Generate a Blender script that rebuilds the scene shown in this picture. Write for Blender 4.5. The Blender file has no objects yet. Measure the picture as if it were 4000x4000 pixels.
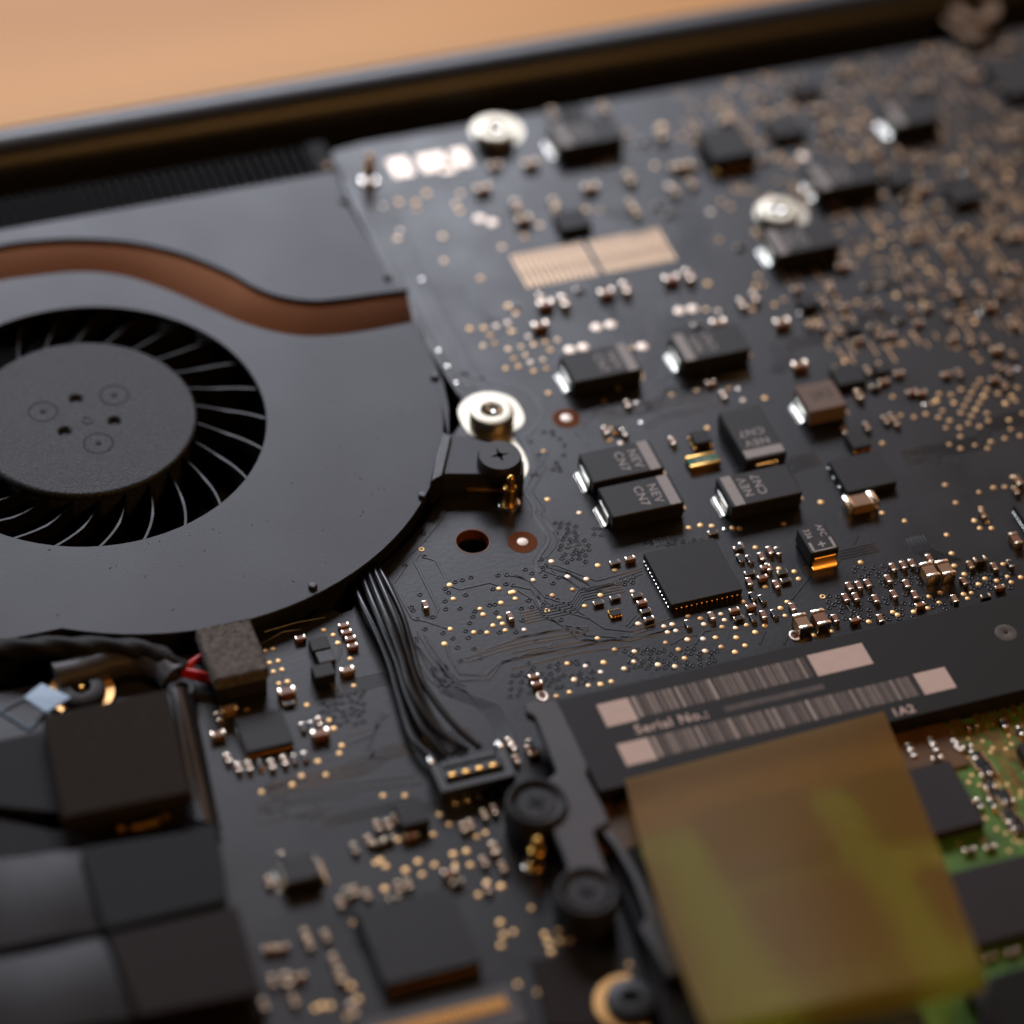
import bpy, bmesh, math, random
import numpy as np
from mathutils import Matrix, Vector
random.seed(7); rng = random.Random(11)
S = 0.001                                   # everything below is in millimetres
SC = bpy.context.scene
COL = SC.collection

# ------------------------------------------------------------------ camera
CAM = np.array([-79.83, -191.97, 202.18])
_f, _e, _r, _a = 12000.0, math.radians(44.2), math.radians(4.24), math.radians(22.58)
_F = np.array([0, math.cos(_e), -math.sin(_e)]); _R0 = np.array([1.0, 0, 0]); _U0 = np.cross(_R0, _F)
_R = math.cos(_r)*_R0 + math.sin(_r)*_U0; _U = -math.sin(_r)*_R0 + math.cos(_r)*_U0
_B = np.array([[math.cos(_a), math.sin(_a), 0], [-math.sin(_a), math.cos(_a), 0], [0, 0, 1.0]])
FW, RT, UP = _B@_F, _B@_R, _B@_U
FOCUS = 282.5
cd = bpy.data.cameras.new("camera"); cam = bpy.data.objects.new("camera", cd); COL.objects.link(cam)
cam.matrix_world = Matrix(((RT[0], UP[0], -FW[0], CAM[0]*S), (RT[1], UP[1], -FW[1], CAM[1]*S), (RT[2], UP[2], -FW[2], CAM[2]*S), (0, 0, 0, 1)))
cd.sensor_width = 36; cd.sensor_height = 36; cd.sensor_fit = 'HORIZONTAL'; cd.lens = 108
cd.clip_start = 0.01; cd.clip_end = 20
cd.dof.use_dof = True; cd.dof.focus_distance = FOCUS*S; cd.dof.aperture_fstop = 108/9.7
SC.camera = cam

# ------------------------------------------------------------------ light
W = bpy.data.worlds.new("World"); SC.world = W; W.use_nodes = True
bg = W.node_tree.nodes['Background']; bg.inputs[0].default_value = (1.0, 0.62, 0.36, 1); bg.inputs[1].default_value = 0.012

def area(name, loc, target, sx, sy, power, color):
    d = bpy.data.lights.new(name, 'AREA'); d.shape = 'RECTANGLE'; d.size = sx*S; d.size_y = sy*S
    d.energy = power; d.color = color
    o = bpy.data.objects.new(name, d); COL.objects.link(o)
    o.location = Vector(loc)*S
    o.rotation_euler = (Vector(target)-Vector(loc)).to_track_quat('-Z', 'Y').to_euler()
    return o
area("window_light", (100, 720, 465), (-10, 10, 0), 420, 260, 5.4, (0.85, 0.88, 1.0))
area("side_window_light", (-620, 520, 300), (0, 10, 0), 300, 260, 2.2, (0.82, 0.91, 1.0))
area("warm_wall_light", (620, 520, 420), (20, 10, 0), 420, 300, 0.45, (1.0, 0.60, 0.36))
area("channel_glow_fill", (-20, 330, 700), (-20, 30, 0), 90, 90, 0.16, (1.0, 0.52, 0.16))  # added lamp with no known source; makes the fan channel glow
area("warm_room_lamp", (150, -400, 350), (0, 10, 0), 120, 80, 0.5, (1.0, 0.50, 0.16))
SC.view_settings.view_transform = 'Standard'; SC.view_settings.look = 'None'
SC.view_settings.exposure = 0.1; SC.view_settings.gamma = 1

# ------------------------------------------------------------------ projection of photo points onto planes of the real board
def at(x, y, z=0.0):
    d = FW*_f + RT*(x-2000) - UP*(y-2000)
    return tuple(CAM + d*((z-CAM[2])/d[2]))
def c_(k, x, y, z=0.0):                      # k = tile of the photo
    return at((k//10)*1000+x/1.932, (k % 10)*1000+y/1.932, z)
def v_(x, y, z=0.0): return at(x*4000/1932, y*4000/1932, z)

# ------------------------------------------------------------------ materials
MAT = {}
def mat(name, col, rough=0.5, metal=0.0, spec=0.5, var=0.0, vs=1.0, bump=0.0, bs=8.0, coat=0.0, rvar=0.0, detail=4):
    m = bpy.data.materials.new(name); m.use_nodes = True; nt = m.node_tree; p = nt.nodes['Principled BSDF']
    p.inputs['Base Color'].default_value = (*col, 1); p.inputs['Roughness'].default_value = rough
    p.inputs['Metallic'].default_value = metal; p.inputs['Specular IOR Level'].default_value = spec
    p.inputs['Coat Weight'].default_value = coat; p.inputs['Coat Roughness'].default_value = 0.15
    tc = nt.nodes.new('ShaderNodeTexCoord')
    def noise(sc):
        n = nt.nodes.new('ShaderNodeTexNoise'); n.inputs['Scale'].default_value = sc/S; n.inputs['Detail'].default_value = detail
        nt.links.new(tc.outputs['Object'], n.inputs['Vector']); return n
    if var:
        n = noise(vs); r = nt.nodes.new('ShaderNodeMapRange')
        r.inputs[1].default_value = 0.3; r.inputs[2].default_value = 0.7; r.inputs[3].default_value = 1-var; r.inputs[4].default_value = 1+var
        nt.links.new(n.outputs[0], r.inputs[0])
        h = nt.nodes.new('ShaderNodeHueSaturation'); h.inputs['Color'].default_value = (*col, 1)
        nt.links.new(r.outputs[0], h.inputs['Value']); nt.links.new(h.outputs[0], p.inputs['Base Color'])
    if rvar:
        n = noise(vs*0.7); r = nt.nodes.new('ShaderNodeMapRange')
        r.inputs[1].default_value = 0.3; r.inputs[2].default_value = 0.7; r.inputs[3].default_value = rough-rvar; r.inputs[4].default_value = rough+rvar
        nt.links.new(n.outputs[0], r.inputs[0]); nt.links.new(r.outputs[0], p.inputs['Roughness'])
    if bump:
        n = noise(bs); b = nt.nodes.new('ShaderNodeBump'); b.inputs['Distance'].default_value = bump*S; b.inputs['Strength'].default_value = 1.0
        nt.links.new(n.outputs[0], b.inputs['Height']); nt.links.new(b.outputs[0], p.inputs['Normal'])
    MAT[name] = m; return m
mat('solder_mask', (0.010, 0.0096, 0.0112), 0.37, spec=0.36, var=0.15, vs=0.25, bump=0.010, bs=2.2, rvar=0.04)
mat('trace_mask', (0.011, 0.0108, 0.0125), 0.33, spec=0.42, bump=0.006, bs=5)
mat('via_mask', (0.008, 0.008, 0.009), 0.32, spec=0.32)
mat('gold_finger', (0.62, 0.45, 0.30), 0.55, 1.0, var=0.14, vs=0.25)
mat('gold_pad', (0.86, 0.56, 0.26), 0.52, 1.0, var=0.12, vs=0.35, bump=0.01, bs=4)
mat('tinned_pad', (0.74, 0.62, 0.51), 0.50, 1.0, var=0.08, vs=1.0, bump=0.03, bs=2.5)
mat('copper_land', (0.44, 0.28, 0.15), 0.55, 1.0, var=0.3, vs=0.3)
mat('solder', (0.80, 0.76, 0.70), 0.20, 1.0, bump=0.02, bs=4)
mat('cream_pad', (0.84, 0.62, 0.40), 0.5, 1.0, bump=0.01, bs=4)
mat('gold_dim', (0.54, 0.34, 0.17), 0.52, 1.0, var=0.2, vs=0.3)  # gold darkened for dimmer light at right and bottom; also mixed in at random
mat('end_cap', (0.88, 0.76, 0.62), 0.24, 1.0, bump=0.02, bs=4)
mat('end_cap_shaded', (0.50, 0.40, 0.27), 0.30, 1.0, bump=0.02, bs=4)  # darker copy of end_cap for terminals where less light falls
mat('ceramic_brown', (0.24, 0.085, 0.028), 0.40, var=0.15, vs=1.0)
mat('ceramic_tan', (0.30, 0.15, 0.06), 0.40, var=0.12, vs=1.0)
mat('resistor_black', (0.012, 0.012, 0.013), 0.3)
mat('epoxy_black', (0.015, 0.0135, 0.0125), 0.50, spec=0.28, bump=0.015, bs=9, var=0.15, vs=2)
mat('epoxy_matt', (0.018, 0.017, 0.0165), 0.52, spec=0.24, bump=0.012, bs=10, var=0.12, vs=1.2)
mat('print_grey', (0.34, 0.31, 0.29), 0.6, var=0.15, vs=3)
mat('print_faint', (0.085, 0.078, 0.072), 0.6, var=0.3, vs=4)
mat('ferrite_brown', (0.20, 0.14, 0.11), 0.7, spec=0.3, var=0.12, vs=4, bump=0.02, bs=8)
mat('ferrite_ink', (0.06, 0.045, 0.04), 0.7)
mat('resistor_green', (0.025, 0.15, 0.075), 0.45, spec=0.3)
mat('pale_ink', (0.30, 0.33, 0.22), 0.5)
mat('mask_brown', (0.16, 0.042, 0.006), 0.6, spec=0.08)
mat('bright_pad', (0.92, 0.80, 0.70), 0.5, 0.4)
mat('hole_wall', (0.16, 0.045, 0.010), 0.5)
mat('label_white', (0.62, 0.47, 0.40), 0.65, spec=0.3, var=0.04, vs=1.0)
mat('label_bar', (0.24, 0.19, 0.16), 0.65, spec=0.3, var=0.1, vs=1.5)
mat('label_bar_light', (0.42, 0.35, 0.30), 0.65, spec=0.3)
mat('label_black', (0.014, 0.012, 0.011), 0.55, spec=0.20, bump=0.008, bs=6)
mat('label_grey', (0.095, 0.078, 0.070), 0.65, spec=0.3, var=0.3, vs=0.9)
mat('fan_plate', (0.020, 0.020, 0.026), 0.43, 0.0, spec=0.30, bump=0.012, bs=6, var=0.12, vs=0.1, rvar=0.025)
mat('fan_groove', (0.075, 0.023, 0.004), 0.33, 0.8, spec=0.2, bump=0.008, bs=5)
mat('fan_plastic', (0.013, 0.012, 0.012), 0.42, bump=0.03, bs=4, spec=0.5)
mat('fan_hub', (0.026, 0.027, 0.030), 0.50, spec=0.35, bump=0.10, bs=6.0, var=0.7, vs=3.5)
mat('hub_ring', (0.012, 0.008, 0.007), 0.6, spec=0.15)
mat('nut_nickel', (0.50, 0.46, 0.37), 0.42, 1.0, bump=0.01, bs=3)
mat('screw_silver', (0.8, 0.8, 0.76), 0.12, 1.0)
mat('screw_black', (0.020, 0.018, 0.017), 0.5, 0.0, spec=0.4, bump=0.02, bs=4)
mat('pin_gold', (0.85, 0.48, 0.13), 0.30, 1.0)
mat('ring_gold', (0.86, 0.50, 0.20), 0.36, 1.0, bump=0.01, bs=3)
mat('rubber_black', (0.020, 0.020, 0.021), 0.62, spec=0.35, bump=0.02, bs=5)
mat('wire_black', (0.008, 0.007, 0.008), 0.30, spec=0.35)
mat('wire_red', (0.62, 0.012, 0.010), 0.4)
mat('connector_black', (0.020, 0.019, 0.020), 0.42, spec=0.5, bump=0.01, bs=6)
mat('foam_grey', (0.16, 0.145, 0.13), 0.95, spec=0.1, var=0.45, vs=3.0, bump=0.25, bs=5)
mat('foam_dark', (0.028, 0.022, 0.018), 0.85, spec=0.12, var=0.2, vs=2.0, bump=0.08, bs=5)
mat('bracket_grey', (0.050, 0.044, 0.046), 0.52, spec=0.45, bump=0.012, bs=6, var=0.1, vs=.4)
mat('flex_dark', (0.018, 0.018, 0.020), 0.42, spec=0.20, bump=0.04, bs=0.22)
mat('tape_black', (0.010, 0.011, 0.012), 0.6, spec=0.14)
mat('tape_brown', (0.016, 0.009, 0.007), 0.6, spec=0.12)
mat('clip_silver', (0.085, 0.10, 0.115), 0.45, 1.0, bump=0.03, bs=0.8)
mat('rim_metal', (0.022, 0.022, 0.024), 0.36, 0.0, spec=0.5, bump=0.02, bs=2)
mat('case_dark', (0.008, 0.006, 0.006), 0.6, spec=0.15)
mat('flex_gloss', (0.018, 0.018, 0.020), 0.26, spec=0.5, bump=0.05, bs=0.3)
mat('braid', (0.010, 0.008, 0.007), 0.6, spec=0.25, bump=0.08, bs=3)
mat('strip_contact', (0.62, 0.29, 0.07), 0.4, 1.0)
mat('fin_dark', (0.008, 0.007, 0.007), 0.65, spec=0.14)
mat('dimm_green', (0.09, 0.215, 0.03), 0.38, spec=0.5, var=0.35, vs=0.5, bump=0.02, bs=2)
mat('dimm_trace', (0.26, 0.17, 0.045), 0.35, 0.5, var=0.4, vs=1.0)
mat('dimm_chip', (0.022, 0.016, 0.017), 0.5, spec=0.25, bump=0.01, bs=8)
mat('strip_brown', (0.13, 0.065, 0.02), 0.5, spec=0.3, var=0.3, vs=0.4)
mat('brass', (0.15, 0.10, 0.065), 0.5, 1.0)

def wood():
    m = bpy.data.materials.new('table_wood'); m.use_nodes = True; nt = m.node_tree; p = nt.nodes['Principled BSDF']
    tc = nt.nodes.new('ShaderNodeTexCoord'); mp = nt.nodes.new('ShaderNodeMapping'); mp.inputs['Scale'].default_value = (3, 16, 3)
    n = nt.nodes.new('ShaderNodeTexNoise'); n.inputs['Scale'].default_value = 1.2; n.inputs['Detail'].default_value = 6
    cr = nt.nodes.new('ShaderNodeValToRGB')
    cr.color_ramp.elements[0].position = 0.3; cr.color_ramp.elements[0].color = (0.58, 0.245, 0.058, 1)
    cr.color_ramp.elements[1].position = 0.7; cr.color_ramp.elements[1].color = (0.90, 0.47, 0.15, 1)
    nt.links.new(tc.outputs['Object'], mp.inputs[0]); nt.links.new(mp.outputs[0], n.inputs[0]); nt.links.new(n.outputs[0], cr.inputs[0])
    nt.links.new(cr.outputs[0], p.inputs['Base Color']); p.inputs['Roughness'].default_value = 0.5; p.inputs['Specular IOR Level'].default_value = 0.22
    MAT['wood'] = m
wood()
def film():
    m = bpy.data.materials.new('amber_film'); m.use_nodes = True; nt = m.node_tree; nt.nodes.remove(nt.nodes['Principled BSDF'])
    out = nt.nodes['Material Output']
    rf = nt.nodes.new('ShaderNodeBsdfRefraction'); rf.inputs['Color'].default_value = (1.0, 0.90, 0.36, 1); rf.inputs['Roughness'].default_value = 0.68; rf.inputs['IOR'].default_value = 1.4
    df = nt.nodes.new('ShaderNodeBsdfPrincipled'); df.inputs['Base Color'].default_value = (0.38, 0.20, 0.05, 1); df.inputs['Roughness'].default_value = 0.42; df.inputs['Specular IOR Level'].default_value = 0.12
    mx = nt.nodes.new('ShaderNodeMixShader'); mx.inputs[0].default_value = 0.32
    nt.links.new(rf.outputs[0], mx.inputs[1]); nt.links.new(df.outputs[0], mx.inputs[2]); nt.links.new(mx.outputs[0], out.inputs['Surface'])
    MAT['film'] = m
film()

# ------------------------------------------------------------------ mesh helpers (mm in, metres out)
def finish(bm, name, m, ang=35, flat=False):
    a = math.radians(ang); bm.normal_update()
    for e in bm.edges:
        e.smooth = len(e.link_faces) == 2 and e.calc_face_angle(3.2) < a
        if flat and e.smooth and any(abs(f.normal.z) > 0.9995 for f in e.link_faces): e.smooth = False
    for f in bm.faces: f.smooth = True
    me = bpy.data.meshes.new(name); bm.to_mesh(me); bm.free()
    me.transform(Matrix.Scale(S, 4))
    for x in (m if isinstance(m, (list, tuple)) else [m]): me.materials.append(MAT[x])
    return me
def place(name, me, parent=None, loc=(0, 0, 0), rz=0, label=None, kind=None):
    o = bpy.data.objects.new(name, me); COL.objects.link(o)
    o.location = Vector(loc)*S; o.rotation_euler = (0, 0, rz)
    if parent is not None: o.parent = parent
    if label: o['label'] = label
    if kind: o['kind'] = kind
    return o
def thing(name, label, cat, loc=(0, 0, 0), group=None, rz=0):
    o = bpy.data.objects.new(name, None); COL.objects.link(o); o.empty_display_size = 0.002
    o.location = Vector(loc)*S; o.rotation_euler = (0, 0, rz); o['label'] = label; o['category'] = cat
    if group: o['group'] = group
    return o
def add_box(bm, x, y, z, sx, sy, sz, bev=0.0, rz=0, seg=1):
    """centred on x, y; z is the bottom"""
    r = bmesh.ops.create_cube(bm, size=1.0); vs = r['verts']
    bmesh.ops.scale(bm, vec=(sx, sy, sz), verts=vs)
    if bev:
        es = list({e for v in vs for e in v.link_edges})
        rb = bmesh.ops.bevel(bm, geom=es, offset=bev, segments=seg, affect='EDGES', profile=0.5)
        vs = list({v for f in rb['faces'] for v in f.verts} | {v for v in vs if v.is_valid})
    if rz: bmesh.ops.rotate(bm, verts=vs, cent=(0, 0, 0), matrix=Matrix.Rotation(rz, 3, 'Z'))
    bmesh.ops.translate(bm, vec=(x, y, z+sz/2), verts=vs)
    return vs
_cache = {}
def box_me(name, m, sx, sy, sz, bev=0.05, x=0, y=0, z=0, seg=1):
    k = ('b', m, sx, sy, sz, bev, x, y, z, seg)
    if k not in _cache:
        bm = bmesh.new(); add_box(bm, x, y, z, sx, sy, sz, bev, seg=seg); _cache[k] = finish(bm, name, m)
    return _cache[k]
def lathe(bm, prof, n=32, x=0, y=0, z=0, cap=True):
    rings = []
    for r, h in prof:
        if r < 1e-6: rings.append([bm.verts.new((x, y, z+h))])
        else: rings.append([bm.verts.new((x+r*math.cos(2*math.pi*i/n), y+r*math.sin(2*math.pi*i/n), z+h)) for i in range(n)])
    for a, b in zip(rings, rings[1:]):
        for i in range(n):
            j = (i+1) % n
            if len(a) == 1 and len(b) == 1: continue
            if len(a) == 1: bm.faces.new((a[0], b[i], b[j]))
            elif len(b) == 1: bm.faces.new((a[i], a[j], b[0]))
            else: bm.faces.new((a[i], a[j], b[j], b[i]))
def lathe_me(name, m, prof, n=32):
    k = ('l', m, tuple(prof), n)
    if k not in _cache:
        bm = bmesh.new(); lathe(bm, prof, n); bmesh.ops.recalc_face_normals(bm, faces=bm.faces); _cache[k] = finish(bm, name, m)
    return _cache[k]
def disc_me(m, r, h=0.03, n=16): return lathe_me('disc', m, ((r, 0), (r, h*0.7), (r*0.93, h), (0, h)), n)
def ring_me(m, r0, r1, h=0.04, n=28): return lathe_me('ring', m, ((r1, 0), (r1, h*0.8), (r1-0.03, h), (r0+0.03, h), (r0, h*0.8), (r0, 0)), n)
def plate(name, m, loops, z0, z1, bev=0.0, res=2):
    """flat plate from an outline and holes (all in mm)"""
    cu = bpy.data.curves.new(name, 'CURVE'); cu.dimensions = '2D'; cu.fill_mode = 'BOTH'
    for lp in loops:
        sp = cu.splines.new('POLY'); sp.points.add(len(lp)-1)
        for i, p in enumerate(lp): sp.points[i].co = (p[0], p[1], 0, 1)
        sp.use_cyclic_u = True
    cu.extrude = (z1-z0)/2-bev; cu.bevel_depth = bev; cu.bevel_resolution = res if bev else 0
    o = bpy.data.objects.new('tmp', cu); COL.objects.link(o)
    me0 = bpy.data.meshes.new_from_object(o.evaluated_get(bpy.context.evaluated_depsgraph_get()))
    bpy.data.objects.remove(o); bpy.data.curves.remove(cu)
    bm = bmesh.new(); bm.from_mesh(me0); bpy.data.meshes.remove(me0)
    bmesh.ops.remove_doubles(bm, verts=bm.verts, dist=1e-4)
    bmesh.ops.translate(bm, vec=(0, 0, (z0+z1)/2), verts=bm.verts)
    return finish(bm, name, m, 35, True)
def smooth(pts, n=6, closed=False):
    P = [np.array(p, float) for p in pts]; out = []; L = len(P)
    for i in range(L if closed else L-1):
        p0 = P[(i-1) % L] if closed or i > 0 else P[0]; p1 = P[i]; p2 = P[(i+1) % L]; p3 = P[(i+2) % L] if closed or i+2 < L else P[-1]
        for k in range(n):
            t = k/n
            out.append(0.5*((2*p1)+(-p0+p2)*t+(2*p0-5*p1+4*p2-p3)*t*t+(-p0+3*p1-3*p2+p3)*t**3))
    if not closed: out.append(P[-1])
    return out
def tube(bm, pts, r, n=10, twist=0.0, lobes=0.0):
    P = [np.array(p, float) for p in pts]; rings = []; up = np.array([0, 0, 1.0])
    for i, p in enumerate(P):
        t = P[min(i+1, len(P)-1)]-P[max(i-1, 0)]; t /= np.linalg.norm(t)+1e-9
        a = np.cross(t, up); a /= np.linalg.norm(a)+1e-9; b = np.cross(a, t)
        rr = r(i/(len(P)-1)) if callable(r) else r
        rings.append([bm.verts.new(tuple(p+(a*math.cos(q)+b*math.sin(q))*rr*(1+lobes*math.cos(3*q+twist*i)))) for q in [2*math.pi*k/n for k in range(n)]])
    for A, Bq in zip(rings, rings[1:]):
        for k in range(n): bm.faces.new((A[k], A[(k+1) % n], Bq[(k+1) % n], Bq[k]))
    bm.faces.new(rings[0][::-1]); bm.faces.new(rings[-1])
def tube_me(name, m, pts, r, n=10, **k):
    bm = bmesh.new(); tube(bm, pts, r, n, **k); bmesh.ops.recalc_face_normals(bm, faces=bm.faces); return finish(bm, name, m, 50)
def sheet(name, m, rows, th=0.1, ang=60):
    """grid of 3D points given thickness downwards"""
    bm = bmesh.new(); g = [[bm.verts.new(tuple(p)) for p in r] for r in rows]
    for i in range(len(g)-1):
        for j in range(len(g[0])-1): bm.faces.new((g[i][j], g[i][j+1], g[i+1][j+1], g[i+1][j]))
    bmesh.ops.recalc_face_normals(bm, faces=bm.faces)
    if th:
        bmesh.ops.solidify(bm, geom=bm.faces[:], thickness=th)
    return finish(bm, name, m, ang)
def quad_box(name, m, q, z0, z1, bev=0.1):
    """prism over four ground points"""
    return plate(name, m, [[(p[0], p[1]) for p in q]], z0, z1, bev)
def text_me(txt, m, size, spacing=1.0, h=0.012):
    k = ('t', txt, m, size, spacing)
    if k in _cache: return _cache[k]
    cu = bpy.data.curves.new('txt', 'FONT'); cu.body = txt; cu.size = size*100; cu.align_x = 'CENTER'; cu.align_y = 'CENTER'
    cu.space_character = spacing; cu.extrude = h*50; cu.offset = size*1.6; cu.resolution_u = 3
    o = bpy.data.objects.new('tmp', cu); COL.objects.link(o)
    me = bpy.data.meshes.new_from_object(o.evaluated_get(bpy.context.evaluated_depsgraph_get()))
    bpy.data.objects.remove(o); bpy.data.curves.remove(cu)
    me.transform(Matrix.Scale(S/100, 4)); me.materials.clear(); me.materials.append(MAT[m]); me.name = 'lettering'
    _cache[k] = me; return me
def circle(x, y, r, n=40, a0=0): return [(x+r*math.cos(2*math.pi*i/n+a0), y+r*math.sin(2*math.pi*i/n+a0)) for i in range(n)]
def arc(x, y, r, a, b, n): return [(x+r*math.cos(math.radians(a+(b-a)*i/n)), y+r*math.sin(math.radians(a+(b-a)*i/n))) for i in range(n+1)]

# ------------------------------------------------------------------ table and laptop case
bm = bmesh.new(); add_box(bm, 0, 300, -36, 2400, 1600, 20, 2)
tb = place('table', finish(bm, 'table', 'wood')); tb['kind'] = 'structure'

case = thing('laptop_case', 'dark laptop body with its cover off, lying on the wooden table', 'laptop case')
me = plate('case_floor', 'case_dark', [[(-170, -160), (170, -160), (170, 62), (-170, 62)]], -9, -6, 0.3); place('case_floor', me, case)
# back rim: rounded rail that runs along the hinge side
bm = bmesh.new(); prof = []
for a in range(200, -61, -12):
    q = math.radians(a); prof.append((65.0+3.4*math.cos(q), 0.2+3.4*math.sin(q)))
prof = [(61.9, -8)]+prof+[(67.0, -8)]
prev = None
for x in (-170, -60, 60, 170):
    ring = [bm.verts.new((x, p[0], p[1])) for p in prof]
    if prev:
        for i in range(len(prof)-1): bm.faces.new((prev[i], prev[i+1], ring[i+1], ring[i]))
    prev = ring
bmesh.ops.recalc_face_normals(bm, faces=bm.faces)
place('back_rim', finish(bm, 'back_rim', 'rim_metal', 50), case)

# brass boss at the far right corner
p = c_(30, 1565, 45, 2)
b = thing('brass_standoff', 'blurred brass standoff ring beside the rim at the top right corner', 'standoff', (p[0], p[1], -1))
place('ring', lathe_me('ring', 'brass', ((3.1, 0), (3.1, 2.6), (2.8, 2.9), (1.5, 2.9), (1.3, 2.6), (1.3, 0.4), (0, 0.4)), 32), b)
place('tab', box_me('tab', 'brass', 3.0, 5.0, 0.6, 0.1), b, (-2.2, -2.2, 1.6), 0.3)

# ------------------------------------------------------------------ heat sink behind the fan
hs = thing('heat_sink', 'dark finned heat sink strip between the fan and the laptop rim', 'heat sink', (-40, 54.8, 0))
place('base_plate', box_me('base_plate', 'fin_dark', 76, 6.6, 0.5, 0.05), hs, (0, 0, -5))
nf = 0
for i in range(74):
    x = -36+i*1.0
    place('fin', box_me('fin', 'fin_dark', 0.32, 6.0, 5.6, 0.04), hs, (x, 0, -4.5))
place('end_block', box_me('end_block', 'fin_dark', 2.4, 6.6, 5.9, 0.3), hs, (38.2, 0.0, -4.6))
place('end_screw', lathe_me('end_screw', 'brass', ((0.5, 0), (0.5, 0.3), (0.35, 0.42), (0, 0.42)), 16), hs, (38.2, -1.6, 1.3))

# ------------------------------------------------------------------ cooling fan
FZ = 2.0
FC = (-35.5, 21.4)
fan = thing('cooling_fan', 'grey metal blower fan with a bronze channel across its cover, left of the circuit board', 'fan', (FC[0], FC[1], -4))
def rel(lst): return [(p[0]-FC[0], p[1]-FC[1]) for p in lst]
up_edge = smooth([v_(x, y, FZ) for x, y in ((-60, 478), (0, 462), (60, 453), (150, 449), (250, 456), (340, 476), (430, 512), (480, 540), (530, 558), (590, 566), (650, 561), (710, 553), (768, 546))], 4)
lo_edge = smooth([v_(x, y, FZ) for x, y in ((-60, 546), (0, 530), (60, 521), (150, 513), (230, 520), (310, 545), (380, 575), (440, 602), (500, 622), (560, 633), (620, 633), (690, 625), (783, 607))], 4)
right = [v_(x, y, FZ) for x, y in ((795, 636), (818, 682), (836, 722), (846, 768), (846, 815))]
circ = arc(-30.1, 20.2, 28.4, -6, -120, 30)
left = [(-75, 51.4)]
upper = [(-75, 51.6), (-1.3, 51.6)]+[v_(x, y, FZ) for x, y in ((650, 377), (700, 462), (735, 527))]+[p for p in up_edge[::-1]]
lower = list(lo_edge)+right+circ+[(-44.3, -4.4-0.0), (-75, -4.0)]
opening = circle(-35.4, 21.2, 16.9, 72)
place('cover_plate', plate('cover_plate', 'fan_plate', [rel(lower), rel(opening)], FZ-0.35+4, FZ+4, 0.10), fan)
place('cover_plate', plate('cover_plate', 'fan_plate', [rel(upper)], FZ-0.35+4, FZ+4, 0.10), fan)
# recessed channel, concave in section
rows = []
K = 9
ue, le = smooth([v_(x, y, FZ) for x, y in ((-60, 478), (0, 462), (60, 453), (150, 449), (250, 456), (340, 476), (430, 512), (480, 540), (530, 558), (590, 566), (650, 561), (710, 553), (768, 546))], 5), smooth([v_(x, y, FZ) for x, y in ((-60, 546), (0, 530), (60, 521), (150, 513), (240, 522), (320, 549), (390, 579), (440, 602), (490, 619), (550, 632), (620, 633), (690, 625), (783, 607))], 5)
for a, b_ in zip(ue, le):
    d = b_-a; L = np.linalg.norm(d[:2]); u = d/L
    row = []
    for k in range(K+1):
        t = -0.03+1.06*k/K; dep = 0.05+0.85*t-0.06*math.sin(math.pi*t)
        q = a+d*t; row.append((q[0]-FC[0], q[1]-FC[1], 4+FZ-0.28-dep))
    rows.append(row)
place('channel', sheet('channel', 'fan_groove', rows, 0.15), fan)
# side wall and floor
wl = [np.array(p[:2])-np.array(FC) for p in ([(-75, 51.2), (-1.6, 51.2)]+[v_(x, y, FZ) for x, y in ((648, 380), (698, 464), (733, 529), (768, 600), (793, 638), (816, 684), (834, 724), (844, 768), (842, 815))]+arc(-30.1, 20.2, 28.0, -8, -120, 30)+[(-75, -3.6)])]
bm = bmesh.new(); va = [bm.verts.new((p[0], p[1], 5.3)) for p in wl]; vb = [bm.verts.new((p[0], p[1], -1.5)) for p in wl]
for i in range(len(wl)-1): bm.faces.new((va[i], va[i+1], vb[i+1], vb[i]))
bm.faces.new(vb)
bmesh.ops.recalc_face_normals(bm, faces=bm.faces); place('side_wall', finish(bm, 'side_wall', 'fan_plastic'), fan)
# hub
hub_holes = [c_(1, x, y, 1.6) for x, y in ((575, 1085), (865, 1252), (490, 1330))]
hub_rings = [c_(1, x, y, 1.6) for x, y in ((862, 1055), (325, 1180), (742, 1418))]
HC = (-35.7, 22.4); HR = 10.5
bm = bmesh.new()
hub = place('hub', plate('hub', 'fan_hub', [rel(circle(HC[0], HC[1], HR, 72))]+[rel(circle(p[0], p[1], 0.85, 24)) for p in hub_holes], 4+0.9, 4+1.7, 0.35, 3), fan)
place('hub_core', lathe_me('hub_core', 'fan_hub', ((HR-0.25, 0), (HR-0.25, 4.6), (0, 4.6)), 72), hub, (HC[0]-FC[0], HC[1]-FC[1], 0.7))
for p in hub_rings:
    place('screw_ring', ring_me('hub_ring', 1.28, 1.45, 0.025, 36), hub, (p[0]-FC[0], p[1]-FC[1], 4+1.69))
    place('ring_dimple', disc_me('hub_ring', 0.32, 0.03, 16), hub, (p[0]-FC[0], p[1]-FC[1], 4+1.69))
p = c_(1, 660, 1240, 1.7)
place('centre_mark', ring_me('fan_hub', 0.35, 0.55, 0.08, 24), hub, (p[0]-FC[0], p[1]-FC[1], 4+1.68))
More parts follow.
